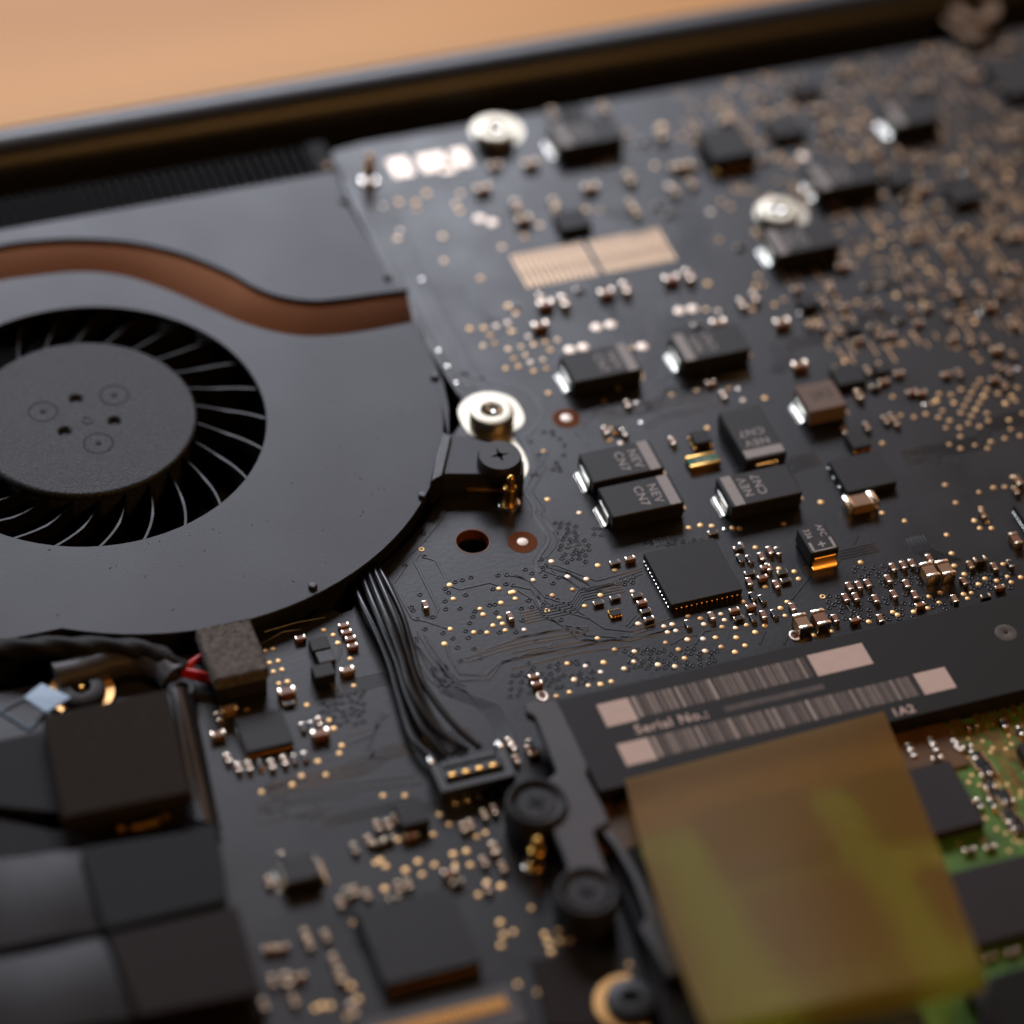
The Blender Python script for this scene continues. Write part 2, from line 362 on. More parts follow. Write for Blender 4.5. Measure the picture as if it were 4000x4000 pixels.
# blades
def blade_me():
    bm = bmesh.new(); n = 8; rows = []
    for i in range(n+1):
        t = i/n; r = HR-0.6+t*8.0; a = -0.34*t
        x, y = r*math.cos(a), r*math.sin(a); tx, ty = -math.sin(a-0.5), math.cos(a-0.5); w = 0.06 if t < 0.5 else 0.12
        top = 3.9+1.1*max(0, t-0.45)/0.55
        rows.append([(x-tx*w, y-ty*w, 0.3), (x-tx*w, y-ty*w, top), (x+tx*w, y+ty*w, top), (x+tx*w, y+ty*w, 0.3)])
    V = [[bm.verts.new(p) for p in r] for r in rows]
    for A, Bq in zip(V, V[1:]):
        for k in range(3): bm.faces.new((A[k], A[k+1], Bq[k+1], Bq[k]))
    bm.faces.new(V[0]); bm.faces.new(V[-1][::-1])
    bmesh.ops.recalc_face_normals(bm, faces=bm.faces); return finish(bm, 'blade', 'blade')
mat('blade', (0.009, 0.007, 0.006), 0.38, spec=0.16)
bme = blade_me()
for i in range(26):
    place('blade', bme, fan, (HC[0]-FC[0], HC[1]-FC[1], 0.5), 2*math.pi*i/26+math.radians(2.3))
# rivets pinching the cover on the right edge
for x, y in ((648, 378), (731, 523), (820, 712), (797, 937), (590, 1108)):
    p = v_(x, y, FZ); place('rivet', lathe_me('rivet', 'fan_plastic', ((0.42, -0.6), (0.42, 0.2), (0.3, 0.36), (0, 0.38)), 18), fan, (p[0]-FC[0], p[1]-FC[1], 4+FZ))
bm = bmesh.new()
for _ in range(60):
    a_ = rng.uniform(-2.2, 1.2); rr_ = rng.uniform(17.6, 27.5); x_, y_ = FC[0]+4+rr_*math.cos(a_), FC[1]+rr_*math.sin(a_)
    if math.hypot(x_+35.4, y_-21.2) < 17.4 or math.hypot(x_+30.1, y_-20.2) > 27.6: continue
    add_box(bm, x_-FC[0], y_-FC[1], 4+FZ, rng.uniform(0.06, 0.28), rng.uniform(0.04, 0.09), 0.03, rz=rng.uniform(0, 3))
place('dust', finish(bm, 'dust', 'foam_grey'), fan, kind='stuff')
# mounting ear
EZ = 2.3
def z3(x, y, z): return at(1650+x*0.41408, 1450+y*0.41408, z)
ear = [z3(x, y, EZ) for x, y in ((200, 590), (270, 600), (430, 625), (600, 670), (760, 690), (880, 740), (945, 860), (950, 960), (880, 1030), (760, 968), (190, 962), (95, 1000))]
earp = place('mounting_ear', plate('mounting_ear', 'fan_plate', [rel(ear)], 4-0.6, 4+EZ, 0.12), fan)
q = [z3(x, y, EZ+0.5) for x, y in ((200, 575), (262, 605), (180, 965), (95, 1010))]
place('ear_ridge', plate('ear_ridge', 'fan_plastic', [rel(q)], 4-0.5, 4+EZ+0.35, 0.15), fan)
q = [z3(x, y, 0.6) for x, y in ((410, 1075), (780, 1075), (775, 1115), (425, 1105))]
place('ear_shim', plate('ear_shim', 'ring_gold', [rel(q)], 4.1, 4.5, 0.05), fan)

# ------------------------------------------------------------------ circuit board
board = thing('circuit_board', 'black laptop circuit board crowded with chips, capacitors and gold test pads', 'circuit board')
hole = z3(475, 1605, 0)
edge = [v_(x, y, 0) for x, y in ((868, 755), (852, 800), (870, 838))]
outline = [(-0.6, 55.8), (0.2, 57.4), (3.4, 57.9), (130, 57.9), (130, -110), (-100, -110), (-100, -7.6), (-48, -8.6)]
outline += [v_(x, y, 0) for x, y in ((500, 1185), (585, 1172), (600, 1150), (620, 1147), (645, 1157), (665, 1150), (672, 1135))]
outline += [at(1300+x/1.932, 1950+y/1.932, 0) for x, y in ((150, 760), (365, 520), (500, 405), (620, 285), (740, 125), (805, 15))]
outline += [v_(x, y, 0) for x, y in ((845, 905), (848, 830), (870, 800), (868, 775), (872, 750), (862, 735))]
outline += [(0.5, 16.6), (-0.3, 26), (-0.6, 40)]
place('substrate', plate('substrate', 'solder_mask', [[(p[0], p[1]) for p in outline], circle(hole[0], hole[1], 1.72, 48)], -1.2, 0, 0.04, 1), board)
place('hole_rim', lathe_me('hole_rim', 'hole_wall', ((1.70, -0.02), (1.62, 0.0), (1.55, -0.02), (1.52, -1.2)), 48), board, (hole[0], hole[1], 0.01))

# masks openings with tinned pad
for p, r, r2 in ((z3(945, 1612, 0), 1.42, 0.52), (c_(21, 410, 1225, 0), 1.38, 0.55)):
    o = place('test_point', disc_me('mask_brown', r, 0.02, 40), board, (p[0], p[1], 0))
    place('pad', disc_me('bright_pad', r2, 0.05, 28), o, (0, 0, 0.02))
# teardrop ground pad under the nut
pad = smooth([z3(x, y, 0) for x, y in ((480, 225), (350, 330), (350, 450), (460, 610), (600, 645), (740, 700), (870, 800), (930, 950), (900, 1040), (960, 1010), (1000, 900), (950, 760), (860, 640), (840, 590), (945, 500), (950, 400), (850, 260), (660, 200))], 4, True)
place('ground_pad', plate('ground_pad', 'nut_nickel', [[(p[0], p[1]) for p in pad]], 0.0, 0.05, 0.01, 1), board)
for p in (c_(10, 1820, 990, 0), c_(30, 100, 1620, 0)):
    place('ground_pad', disc_me('nut_nickel', 2.85, 0.04, 40), board, (p[0], p[1], 0))

# large blank solder pads near the back edge
for (x, y, w, d) in ((1090, 1265, 2.2, 3.2), (1335, 1225, 3.0, 3.0), (1440, 1270, 1.6, 1.6), (1545, 1190, 1.7, 3.0)):
    p = c_(10, x, y, 0); place('solder_land', box_me('solder_land', 'tinned_pad', w, d, 0.06, 0.02), board, (p[0], p[1], 0))
# two rows of gold fingers
for x0 in (12.5, 21.1):
    for i in range(13):
        x = x0+0.2+i*0.62
        place('contact_finger', box_me('contact_finger', 'gold_finger', 0.36, 2.9, 0.05, 0.012), board, (x, 34.3, 0))
        place('contact_finger', box_me('contact_finger', 'gold_finger', 0.36, 2.35, 0.05, 0.012), board, (x, 31.55, 0))

# --- gold test pads (tile, x, y [, size])
G = {
10: "1080,1525 960,1555 1290,1460 1545,1460 1410,1785 1860,1865 1090,1740 1070,1800 1210,1530 1215,1580 1510,1540 1540,1590",
20: "670,820 1130,950 1390,930 1280,1030 875,1000 640,1240 730,1225 1080,1250 1185,1400 1580,1520 1650,1560 1500,1600 1565,1810 1840,1750 210,1700 95,1785 1670,640 1800,700 1900,580 1370,800 1540,780 1880,850 1870,1090 485,1180 560,1580 660,1590 1140,960 1150,1020",
30: "1290,370 900,640 150,810 30,600 20,860 640,940 400,1110 850,1220 740,1110 590,1080 650,1180 720,1270 1400,1210 1350,1230 880,1470 1120,1520 755,1540 905,1650 1040,1620 840,1720 1060,1750 1500,1730 1230,1710 1340,1670 510,1640 170,1250 850,1840 710,1890 970,1890 930,1780 1790,1020 1460,430 1600,560 1200,380 980,640 620,800 700,860 300,760 1050,1300 1000,1350 1830,1330 1880,1200 1900,1560 1700,1600 1650,1850 1580,1560 450,960 520,900",
11: "1420,35 1695,170 1900,380 1615,550 1720,545 1815,530 1900,505 1770,600 1805,660 1715,680 1905,705 1885,850 1925,570",
21: "30,435 10,570 125,610 345,635 165,670 250,650 70,685 290,710 100,748 15,775 235,785 140,803 50,835 260,850 165,870 1465,405 1555,415 900,695 1480,210 275,1035 1395,1015 1205,1050 1815,400 1910,1075 980,925 800,1000 1470,860 695,1095 735,1390 820,1415 240,1475 268,1840 1475,1300 1840,230 1830,280 1730,360 1860,150 1900,220 1640,1000 1745,1090",
31: "578,800 465,620 50,370 1010,665 945,1065 1005,1205 1105,1218 1195,1195 865,1415 1340,1730 1420,1865 1595,1785 400,1860 1705,1750 1790,1745 1605,940 1570,985 1540,1035 1515,1085 1485,1135 1460,1185 1655,1010 1630,1060 1600,1110 1570,1160 1540,1210 1515,1265 1295,1045 1385,1050 1460,1010 1405,1110 1275,1095 1245,1110 1320,1170 1290,1220 1375,1245 1345,1300 1450,1300 1455,1365 1370,1425 1455,1455 1565,1430 1600,1290 1665,1245 1655,1190 1740,1040 1840,1060 1885,995 1795,1115 1870,1095 1820,1240 1835,1310 1790,1380 1905,1360 1685,1405 1660,1455 1925,1190 1850,1670 1610,1905 120,330 520,320 575,460 970,300 1095,590 1480,370 1445,490 1560,500 1430,695 1600,790 1560,740 1500,110 1230,110 1000,20",
22: "508,10 298,375 648,405 775,440 160,515 420,490 562,508 458,585 305,630 548,710 25,655 10,605 92,890 908,600 953,845 645,955 775,1040 925,1055 1148,865 1210,850 1175,910 1237,898 1160,988 1325,965 1443,960 1537,950 1693,950 1258,1040 1580,1020 1760,1010 1458,1052 1685,1060 1303,1105 1103,1155 1230,1168 920,1132 848,1185 692,1138 670,1210 555,1165 418,1145 470,1268 578,1312 670,1303 750,1282 435,1362 337,1392 1423,805 1450,850 1577,772 1605,818 1587,870 1688,877 1770,855 1837,910 1910,565 1838,270 1745,680 1333,122 1422,103 1508,108 1665,122 1718,125 668,630 1910,860 1328,785",
32: "862,10 1033,70 1350,175 700,382 1388,315 1408,407 1483,472 1560,68 1600,125 1655,80 1688,125 1590,547 1640,505 1727,520 1808,490 1837,532 1910,495 1300,610 1217,640 1292,685 1477,623 1535,612 1507,655 1205,728 1102,755 943,758 978,778 762,830 478,903 348,932 95,727 130,785 145,680 405,740 200,452 232,507 83,430 1775,395 118,90",
12: "1462,552 1490,657 1835,580 1692,732 1715,775 1850,687 1838,800 1790,858 1862,845 1882,895 1745,912 1645,910 1467,885 1423,997 955,795 510,893 583,930 618,990 712,1108 68,1048 127,1035 168,1127 103,1140 197,1192 133,1207 173,1297 238,1283 385,1460 553,1575 587,1637 738,1313 648,1765 630,1825 468,1885 1925,610",
13: "45,10 120,5 345,62 275,130 528,55 42,185 960,212 1125,212 1385,355 1335,505 1460,430 1665,522 975,545 1075,545 1590,632 1490,655 1505,740 1620,735 1225,710 1350,735 1130,775 1255,808 975,915 1680,962 1852,897 1745,870 1845,1170 1870,1265 1850,1345 80,1370 170,1370 340,1570 500,1800 450,1820 560,1800 700,1880 770,1750 720,1650 980,745 940,700 1060,990",
23: "250,1260 300,1390 370,1310 360,1230 440,1300 280,1320",
2: "1820,40 1900,40 1765,95 1890,620 1830,680 1645,1550",
}
BIG = {10: "1690,1650 1785,1680", 21: "640,540 745,520 440,710 540,690 1265,415 1365,400 985,685", 20: "", 30: "270,1180"}
SIL = {22: "1604,132 1725,240", 21: "940,1108 975,1260 1710,1005", 31: "1185,1125 245,430 1885,855 1600,440", 30: "1470,1300", 11: "1255,180 1380,715 1445,835 1515,960", 13: "1590,1900"}
def pts(s): return [tuple(float(t) for t in q.split(',')) for q in s.split()]
cnt = 0; extra = []
PADS = []
for k, s in G.items():
    for x, y in pts(s):
        p = c_(k, x, y, 0); far = p[1] > 25 or p[1] < -35
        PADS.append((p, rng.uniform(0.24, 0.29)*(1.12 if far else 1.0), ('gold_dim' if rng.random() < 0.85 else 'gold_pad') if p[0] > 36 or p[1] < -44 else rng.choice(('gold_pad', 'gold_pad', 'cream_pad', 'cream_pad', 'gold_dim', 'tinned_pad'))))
for k, s in BIG.items():
    for x, y in pts(s): PADS.insert(0, (c_(k, x, y, 0), 0.58, 'tinned_pad'))
for k, s in SIL.items():
    for x, y in pts(s): PADS.insert(0, (c_(k, x, y, 0), 0.24, 'solder'))
PADS = [(p, round(r, 2), m) for p, r, m in PADS]
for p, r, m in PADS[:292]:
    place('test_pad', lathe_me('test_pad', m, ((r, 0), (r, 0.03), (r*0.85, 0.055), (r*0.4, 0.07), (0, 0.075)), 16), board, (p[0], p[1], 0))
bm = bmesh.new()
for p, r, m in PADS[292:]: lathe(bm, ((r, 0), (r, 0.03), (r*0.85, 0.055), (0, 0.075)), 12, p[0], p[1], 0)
# fine pads strewn between the far components
dens = [(40, 95, 8, 57, 60), (-30, -3, -60, -30, 18)]
for x0, x1, y0, y1, n in dens:
    for _ in range(n):
        lathe(bm, ((0.22, 0), (0.22, 0.03), (0, 0.06)), 8, rng.uniform(x0, x1), rng.uniform(y0, y1), 0)
bmesh.ops.recalc_face_normals(bm, faces=bm.faces)
place('small_pads', finish(bm, 'small_pads', 'gold_pad'), board, kind='stuff')
bm = bmesh.new()
for _ in range(520):                        # short bare copper lands at the far side of the board
    x, y = 38+round(rng.uniform(0, 60)/0.7)*0.7, 10+round(rng.uniform(0, 47)/0.9)*0.9; L = rng.uniform(0.7, 2.4)
    add_box(bm, x, y, 0, 0.18, L, rng.uniform(0.03, 0.06)) if rng.random() < 0.7 else add_box(bm, x, y, 0, L*0.7, 0.2, rng.uniform(0.03, 0.06))
place('copper_lands', finish(bm, 'copper_lands', 'copper_land'), board, kind='stuff')
# ringed pads with a hole
for (k, x, y) in ((12, 1250, 283), (22, 265, 745), (32, 413, 640)):
    p = c_(k, x, y, 0); place('ring_pad', ring_me('gold_pad', 0.13, 0.27, 0.05, 20), board, (p[0], p[1], 0))
for (k, x, y) in ((22, 230, 1385), (32, 203, 930)):
    p = c_(k, x, y, 0.1)
    o = place('slot_ring', ring_me('tinned_pad', 0.30, 0.52, 0.10, 28), board, (p[0], p[1], 0.0)); o.scale = (1, 1.3, 1)
    place('slot', disc_me('hole_wall', 0.30, 0.02, 20), o, (0, 0, 0))

# --- vias (small collars under the mask)
VZ = "690,432 543,500 430,500 920,625 975,610 1040,590 845,675 870,705 845,770 1000,722 850,830 958,825 590,815 605,840 655,720 750,890 630,905 695,980 830,1010 905,1050 1000,995 1020,1045 940,1120 1065,1130 960,1220 1110,1195 1030,935 1055,885 1070,845 1180,800 1220,795 1205,678 1310,570 1245,575 1305,640 1360,650 1450,530 1500,560 1475,765 1500,815 1420,825 1585,795 1610,735 1690,760 1720,910 1660,1105 1690,1100 1640,1115 1475,1240 1380,1000 1255,1005 1110,1000 1430,915 1230,855 625,1050 625,1070 1530,1070 1700,590 1660,635 1570,455 1600,500 1580,530 1600,580 1830,1225 1420,1310 1390,1330 1600,1370 1650,1360 1690,1420 750,170 685,265 610,330 525,425 810,75"
V21 = "300,1320 310,1350 360,1380 395,1430 140,1400 200,1500 390,1500 330,1560 350,1590 310,1610 360,1620 240,1330 180,1650 1000,1700"
def z5(x, y, z=0): return at(1300+x/1.932, 1950+y/1.932, z)
vias = [z5(x, y) for x, y in pts(VZ)]+[c_(21, x, y) for x, y in pts(V21)]
for (k, cx, cy, wx, wy, n) in ((22, 405, 130, 170, 100, 30), (22, 470, 290, 230, 180, 62), (22, 640, 140, 70, 70, 10), (31, 1250, 1530, 400, 60, 14), (22, 1200, 1110, 700, 160, 46), (22, 1250, 225, 500, 50, 26), (22, 860, 520, 150, 60, 10), (32, 900, 720, 900, 200, 60), (32, 900, 480, 500, 160, 30), (32, 1650, 520, 400, 120, 26), (12, 650, 1480, 320, 260, 34), (13, 300, 300, 500, 160, 16), (22, 60, 1300, 160, 200, 12), (22, 400, 1240, 500, 200, 26), (31, 150, 1620, 120, 200, 10), (21, 1750, 1640, 100, 60, 8)):
    got = []
    for _ in range(n*12):
        if len(got) >= n: break
        q = (cx+rng.uniform(-wx, wx)/2, cy+rng.uniform(-wy, wy)/2)
        p = c_(k, *q)
        if all((p[0]-g[0])**2+(p[1]-g[1])**2 > 0.30 for g in got): got.append(p)
    vias += got
for g in range(400): pass
bm = bmesh.new()
for p in vias: lathe(bm, ((0.28, 0), (0.22, 0.05), (0.13, 0.055), (0.09, 0.005), (0, 0.005)), 12, p[0], p[1], 0)
bmesh.ops.recalc_face_normals(bm, faces=bm.faces)
place('vias', finish(bm, 'vias', 'via_mask', 60), board, kind='stuff')

# --- raised traces under the mask
def ribbon(bm, pl, w, h=0.05):
    P = [np.array((p[0], p[1])) for p in pl]; L = []; Rr = []
    for i, p in enumerate(P):
        a = P[max(i-1, 0)]; b = P[min(i+1, len(P)-1)]; t = (b-a)/np.linalg.norm(b-a); nrm = np.array((-t[1], t[0])); L.append(p+nrm*w/2); Rr.append(p-nrm*w/2)
    g = []
    for i in range(len(P)):
        l, r = L[i], Rr[i]; e = (l-r)/w*0.05
        g.append([bm.verts.new((l[0]+e[0], l[1]+e[1], 0.0)), bm.verts.new((l[0], l[1], h)), bm.verts.new((r[0], r[1], h)), bm.verts.new((r[0]-e[0], r[1]-e[1], 0.0))])
    for A, Bq in zip(g, g[1:]):
        for k in range(3): bm.faces.new((A[k], A[k+1], Bq[k+1], Bq[k]))
bm = bmesh.new()
TZ = ["655,410 615,470 795,830 770,890", "700,440 780,465 870,640", "545,510 455,640 600,900 700,920 880,980", "900,660 960,680 1180,630 1250,650", "1310,570 1370,580 1500,610", "1360,650 1500,680 1560,760",
 "640,1000 760,1200 900,1380 1000,1440", "700,1030 760,1130 880,1300 960,1370 1180,1360 1280,1230 1500,1180 1932,1090", "860,1110 880,1190 960,1320 1150,1330 1240,1250 1500,1150 1932,1060",
 "1000,1200 1250,1120 1500,1060 1932,990", "1050,1170 1280,1090 1500,1020 1932,960", "1620,510 1780,560 1932,640", "1600,540 1760,600 1932,690", "1400,690 1520,760 1590,890 1750,950 1932,990", "1600,760 1700,830 1932,900",
 "660,1010 730,1130 860,1340 1000,1410", "1010,1230 1250,1150 1500,1085 1932,1015", "620,1100 760,1330 900,1449", "600,1130 730,1360 850,1449", "1750,360 1932,330"]
for s in TZ: ribbon(bm, [z5(x, y) for x, y in pts(s)], 0.17)
T22 = ["250,400 400,450 600,560 760,520 980,440", "300,440 560,600 760,550 980,465", "200,410 330,400 640,520 980,420", "0,470 130,520 250,640 430,700 700,880 900,900 1200,800", "180,590 240,780 400,870 500,960 700,980 1100,900", "0,960 400,880 560,930 900,950 1300,870", "0,1060 500,970 900,970 1250,880", "0,1110 600,1000 1000,940 1350,850", "0,1180 500,1060 900,1010", "340,1060 900,930 1050,880", "860,860 930,780", "890,870 960,790", "640,600 740,590", "1380,1000 1450,900 1560,880", "1200,1000 1320,930 1400,930", "1870,1000 1910,900"]
for s in T22: ribbon(bm, [c_(22, x, y) for x, y in pts(s)], 0.15)
T21 = ["600,1330 560,1270 620,1200 900,1130 1500,1080", "570,1360 530,1270 600,1170 900,1100 1450,1040", "1000,1290 1100,1200 1450,1130 1600,1110", "1030,1310 1130,1225 1450,1160", "960,880 1100,640 1090,500", "1000,900 1140,660 1130,520", "1040,920 1180,700 1170,560", "1080,960 1190,900 1190,840", "480,1330 560,1380 570,1420", "700,1180 1100,1150 1300,1090", "160,1640 240,1540 260,1480", "140,1700 150,1640"]
for s in T21: ribbon(bm, [c_(21, x, y) for x, y in pts(s)], 0.15)
T3 = "350,20 640,90 980,190 1130,390 1000,600 940,640 1040,900 980,1060 960,1130 1060,1290 1050,1360 1190,1580 1070,1790 1110,1900"
ribbon(bm, smooth([z3(x, y, 0) for x, y in pts(T3)], 3), 0.35)
ribbon(bm, smooth([z3(x+55, y-10, 0) for x, y in pts("1030,830 1100,900 1020,1060 990,1150 1090,1290 1080,1370 1220,1590 1110,1770")], 3), 0.14)
T32 = ["180,660 320,480", "120,1000 145,950", "1360,600 1380,700", "1450,560 1440,640", "600,700 640,760", "1700,1500 1740,1480", "1560,560 1580,640", "1690,60 1640,100", "650,240 680,180"]
for s in T32: ribbon(bm, [c_(32, x, y) for x, y in pts(s)], 0.12)
T13 = ["0,260 300,180 700,120 1200,60", "0,300 320,220 740,160 1250,110", "0,340 340,260 760,200", "0,420 300,350 600,280", "700,1060 740,1140 780,1280 960,1600", "860,-60 900,-150", "0,180 400,80"]
for s in T13: ribbon(bm, [c_(13, x, y) for x, y in pts(s)], 0.22)
T12 = ["20,1000 200,900 340,880", "60,900 300,830 520,790", "700,1690 880,1640", "690,1750 860,1690 990,1520", "640,1000 640,1060 600,1140", "950,1520 880,1700 840,1800", "700,1880 800,1840 1000,1860", "1200,1000 1400,1300 1480,1400", "1230,1010 1430,1290 1600,1370 1700,1500"]
for s in T12: ribbon(bm, [c_(12, x, y) for x, y in pts(s)], 0.16)
# trace fans running across the upper board
for i in range(7):
    ribbon(bm, [c_(21, 620+i*45, 340+i*0), c_(21, 700+i*45, 480), c_(21, 760+i*40, 600)], 0.12)
for i in range(6):
    ribbon(bm, [c_(31, 0+i*30, 640), c_(31, 60+i*30, 760), c_(31, 20+i*20, 880)], 0.12)
for i in range(5):
    ribbon(bm, [c_(20, 700, 1150+i*60), c_(20, 1100, 1060+i*60), c_(20, 1250, 1100+i*60)], 0.13)
for p, ax, mv, n in ((c_(21, 1030, 330), (1, 0), ((0, -5), (1.2, -1.2), (0, -6)), 9), (c_(21, 600, 150), (1, 0), ((0, -4), (-1, -1), (0, -2)), 6),
                     (c_(20, 620, 1500), (1, 0), ((0, -2.5), (1.5, -1.5), (0, -3)), 7), (c_(20, 1150, 1500), (1, 0), ((0, -6), (-1.5, -1.5), (0, -4)), 9),
                     (c_(31, 120, 640), (0, -1), ((6, 0), (1.5, 1.5), (5, 0)), 5), (c_(31, 350, 1480), (0, -1), ((-4, 0), (-1.5, -1.5), (-3, 0)), 6),
                     (c_(31, 1000, 1480), (0, -1), ((8, 0), (2, 2), (6, 0)), 6), (c_(21, 640, 1180), (0, -1), ((6, 0), (1.5, 1.5), (9, 0)), 5),
                     (c_(13, 60, 120), (0, -1), ((9, 0), (2, 1), (8, 0)), 5), (c_(13, 500, 380), (0, -1), ((8, 0), (1, -1), (3, 0)), 4),
                     (c_(12, 560, 1300), (0, -1), ((5, 0), (1, -1), (2, 0)), 5), (c_(12, 1320, 1180), (1, 0), ((0, -3), (3, -3), (0, -4)), 5),
                     (c_(22, 900, 60), (1, 0), ((0, -2), (1, -1), (0, -1)), 5), (c_(22, 60, 760), (0, -1), ((5, 0), (1.2, 1.2), (4, 0)), 5),
                     (c_(13, 650, 1080), (1, 0), ((0, -4), (1.5, -1.5), (0, -4)), 4), (c_(11, 1560, 200), (1, 0), ((0, -6), (1, -1), (0, -5)), 4),
                     (c_(32, 250, 420), (0, -1), ((3, 0), (1, 1), (4, 0)), 4), (c_(32, 1050, 200), (1, 0), ((0, -2), (2, -2)), 6)):
    for i in range(n):
        x, y = p[0]+i*0.34*ax[0], p[1]+i*0.34*ax[1]; pl_ = [(x, y)]
        for dx, dy in mv: x += dx; y += dy; pl_.append((x, y))
        ribbon(bm, pl_, 0.15)
bmesh.ops.recalc_face_normals(bm, faces=bm.faces)
place('traces', finish(bm, 'traces', 'trace_mask', 60, True), board, kind='stuff')
# broad copper border strip along the board edge
bm = bmesh.new()
ribbon(bm, [(1.3, 55.5), (1.25, 40), (1.3, 26), (1.9, 17.5)], 1.3, 0.05)
ribbon(bm, [(3.3, 52), (3.2, 40), (3.3, 24), (3.6, 18.5)], 0.5, 0.05)
ribbon(bm, [z5(x, y) for x, y in ((395, 535), (520, 425), (650, 300), (770, 150), (835, 40))], 1.2, 0.03)
place('border_strip', finish(bm, 'border_strip', 'solder_mask', 60, True), board)

# --- small two-terminal components
DIM = {'a': (1.0, 0.5, 0.50), 'r': (1.0, 0.5, 0.35), 's': (0.6, 0.3, 0.3), 'b': (1.6, 0.8, 0.8), 'c': (2.0, 1.25, 1.25), 'd': (1.3, 0.65, 0.65), 'e': (3.2, 1.6, 1.2)}
def chip(p, cls, vert, body, jit=True):
    if p[0] > 36: cls = {'b': 'd', 'd': 'a', 'c': 'b'}.get(cls, cls)
    l, w, h = DIM[cls]; e = l*0.22
    nm = 'chip_resistor' if body == 'resistor_black' else 'chip_capacitor'
    rz = (math.pi/2 if vert else 0)+(rng.uniform(-0.05, 0.05) if jit else 0)
    o = place(nm, box_me(nm, body, l*0.9, w*0.94, h*0.94, 0.03, z=0.03), board, (p[0], p[1], 0), rz)
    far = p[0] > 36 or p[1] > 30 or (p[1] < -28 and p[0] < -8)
    t = box_me('terminal', 'end_cap_shaded' if far else 'end_cap', e, w*1.04, h*1.02, min(0.07, h*0.18), z=0.0, seg=2)
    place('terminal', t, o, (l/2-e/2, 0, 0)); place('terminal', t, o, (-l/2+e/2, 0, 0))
    return o
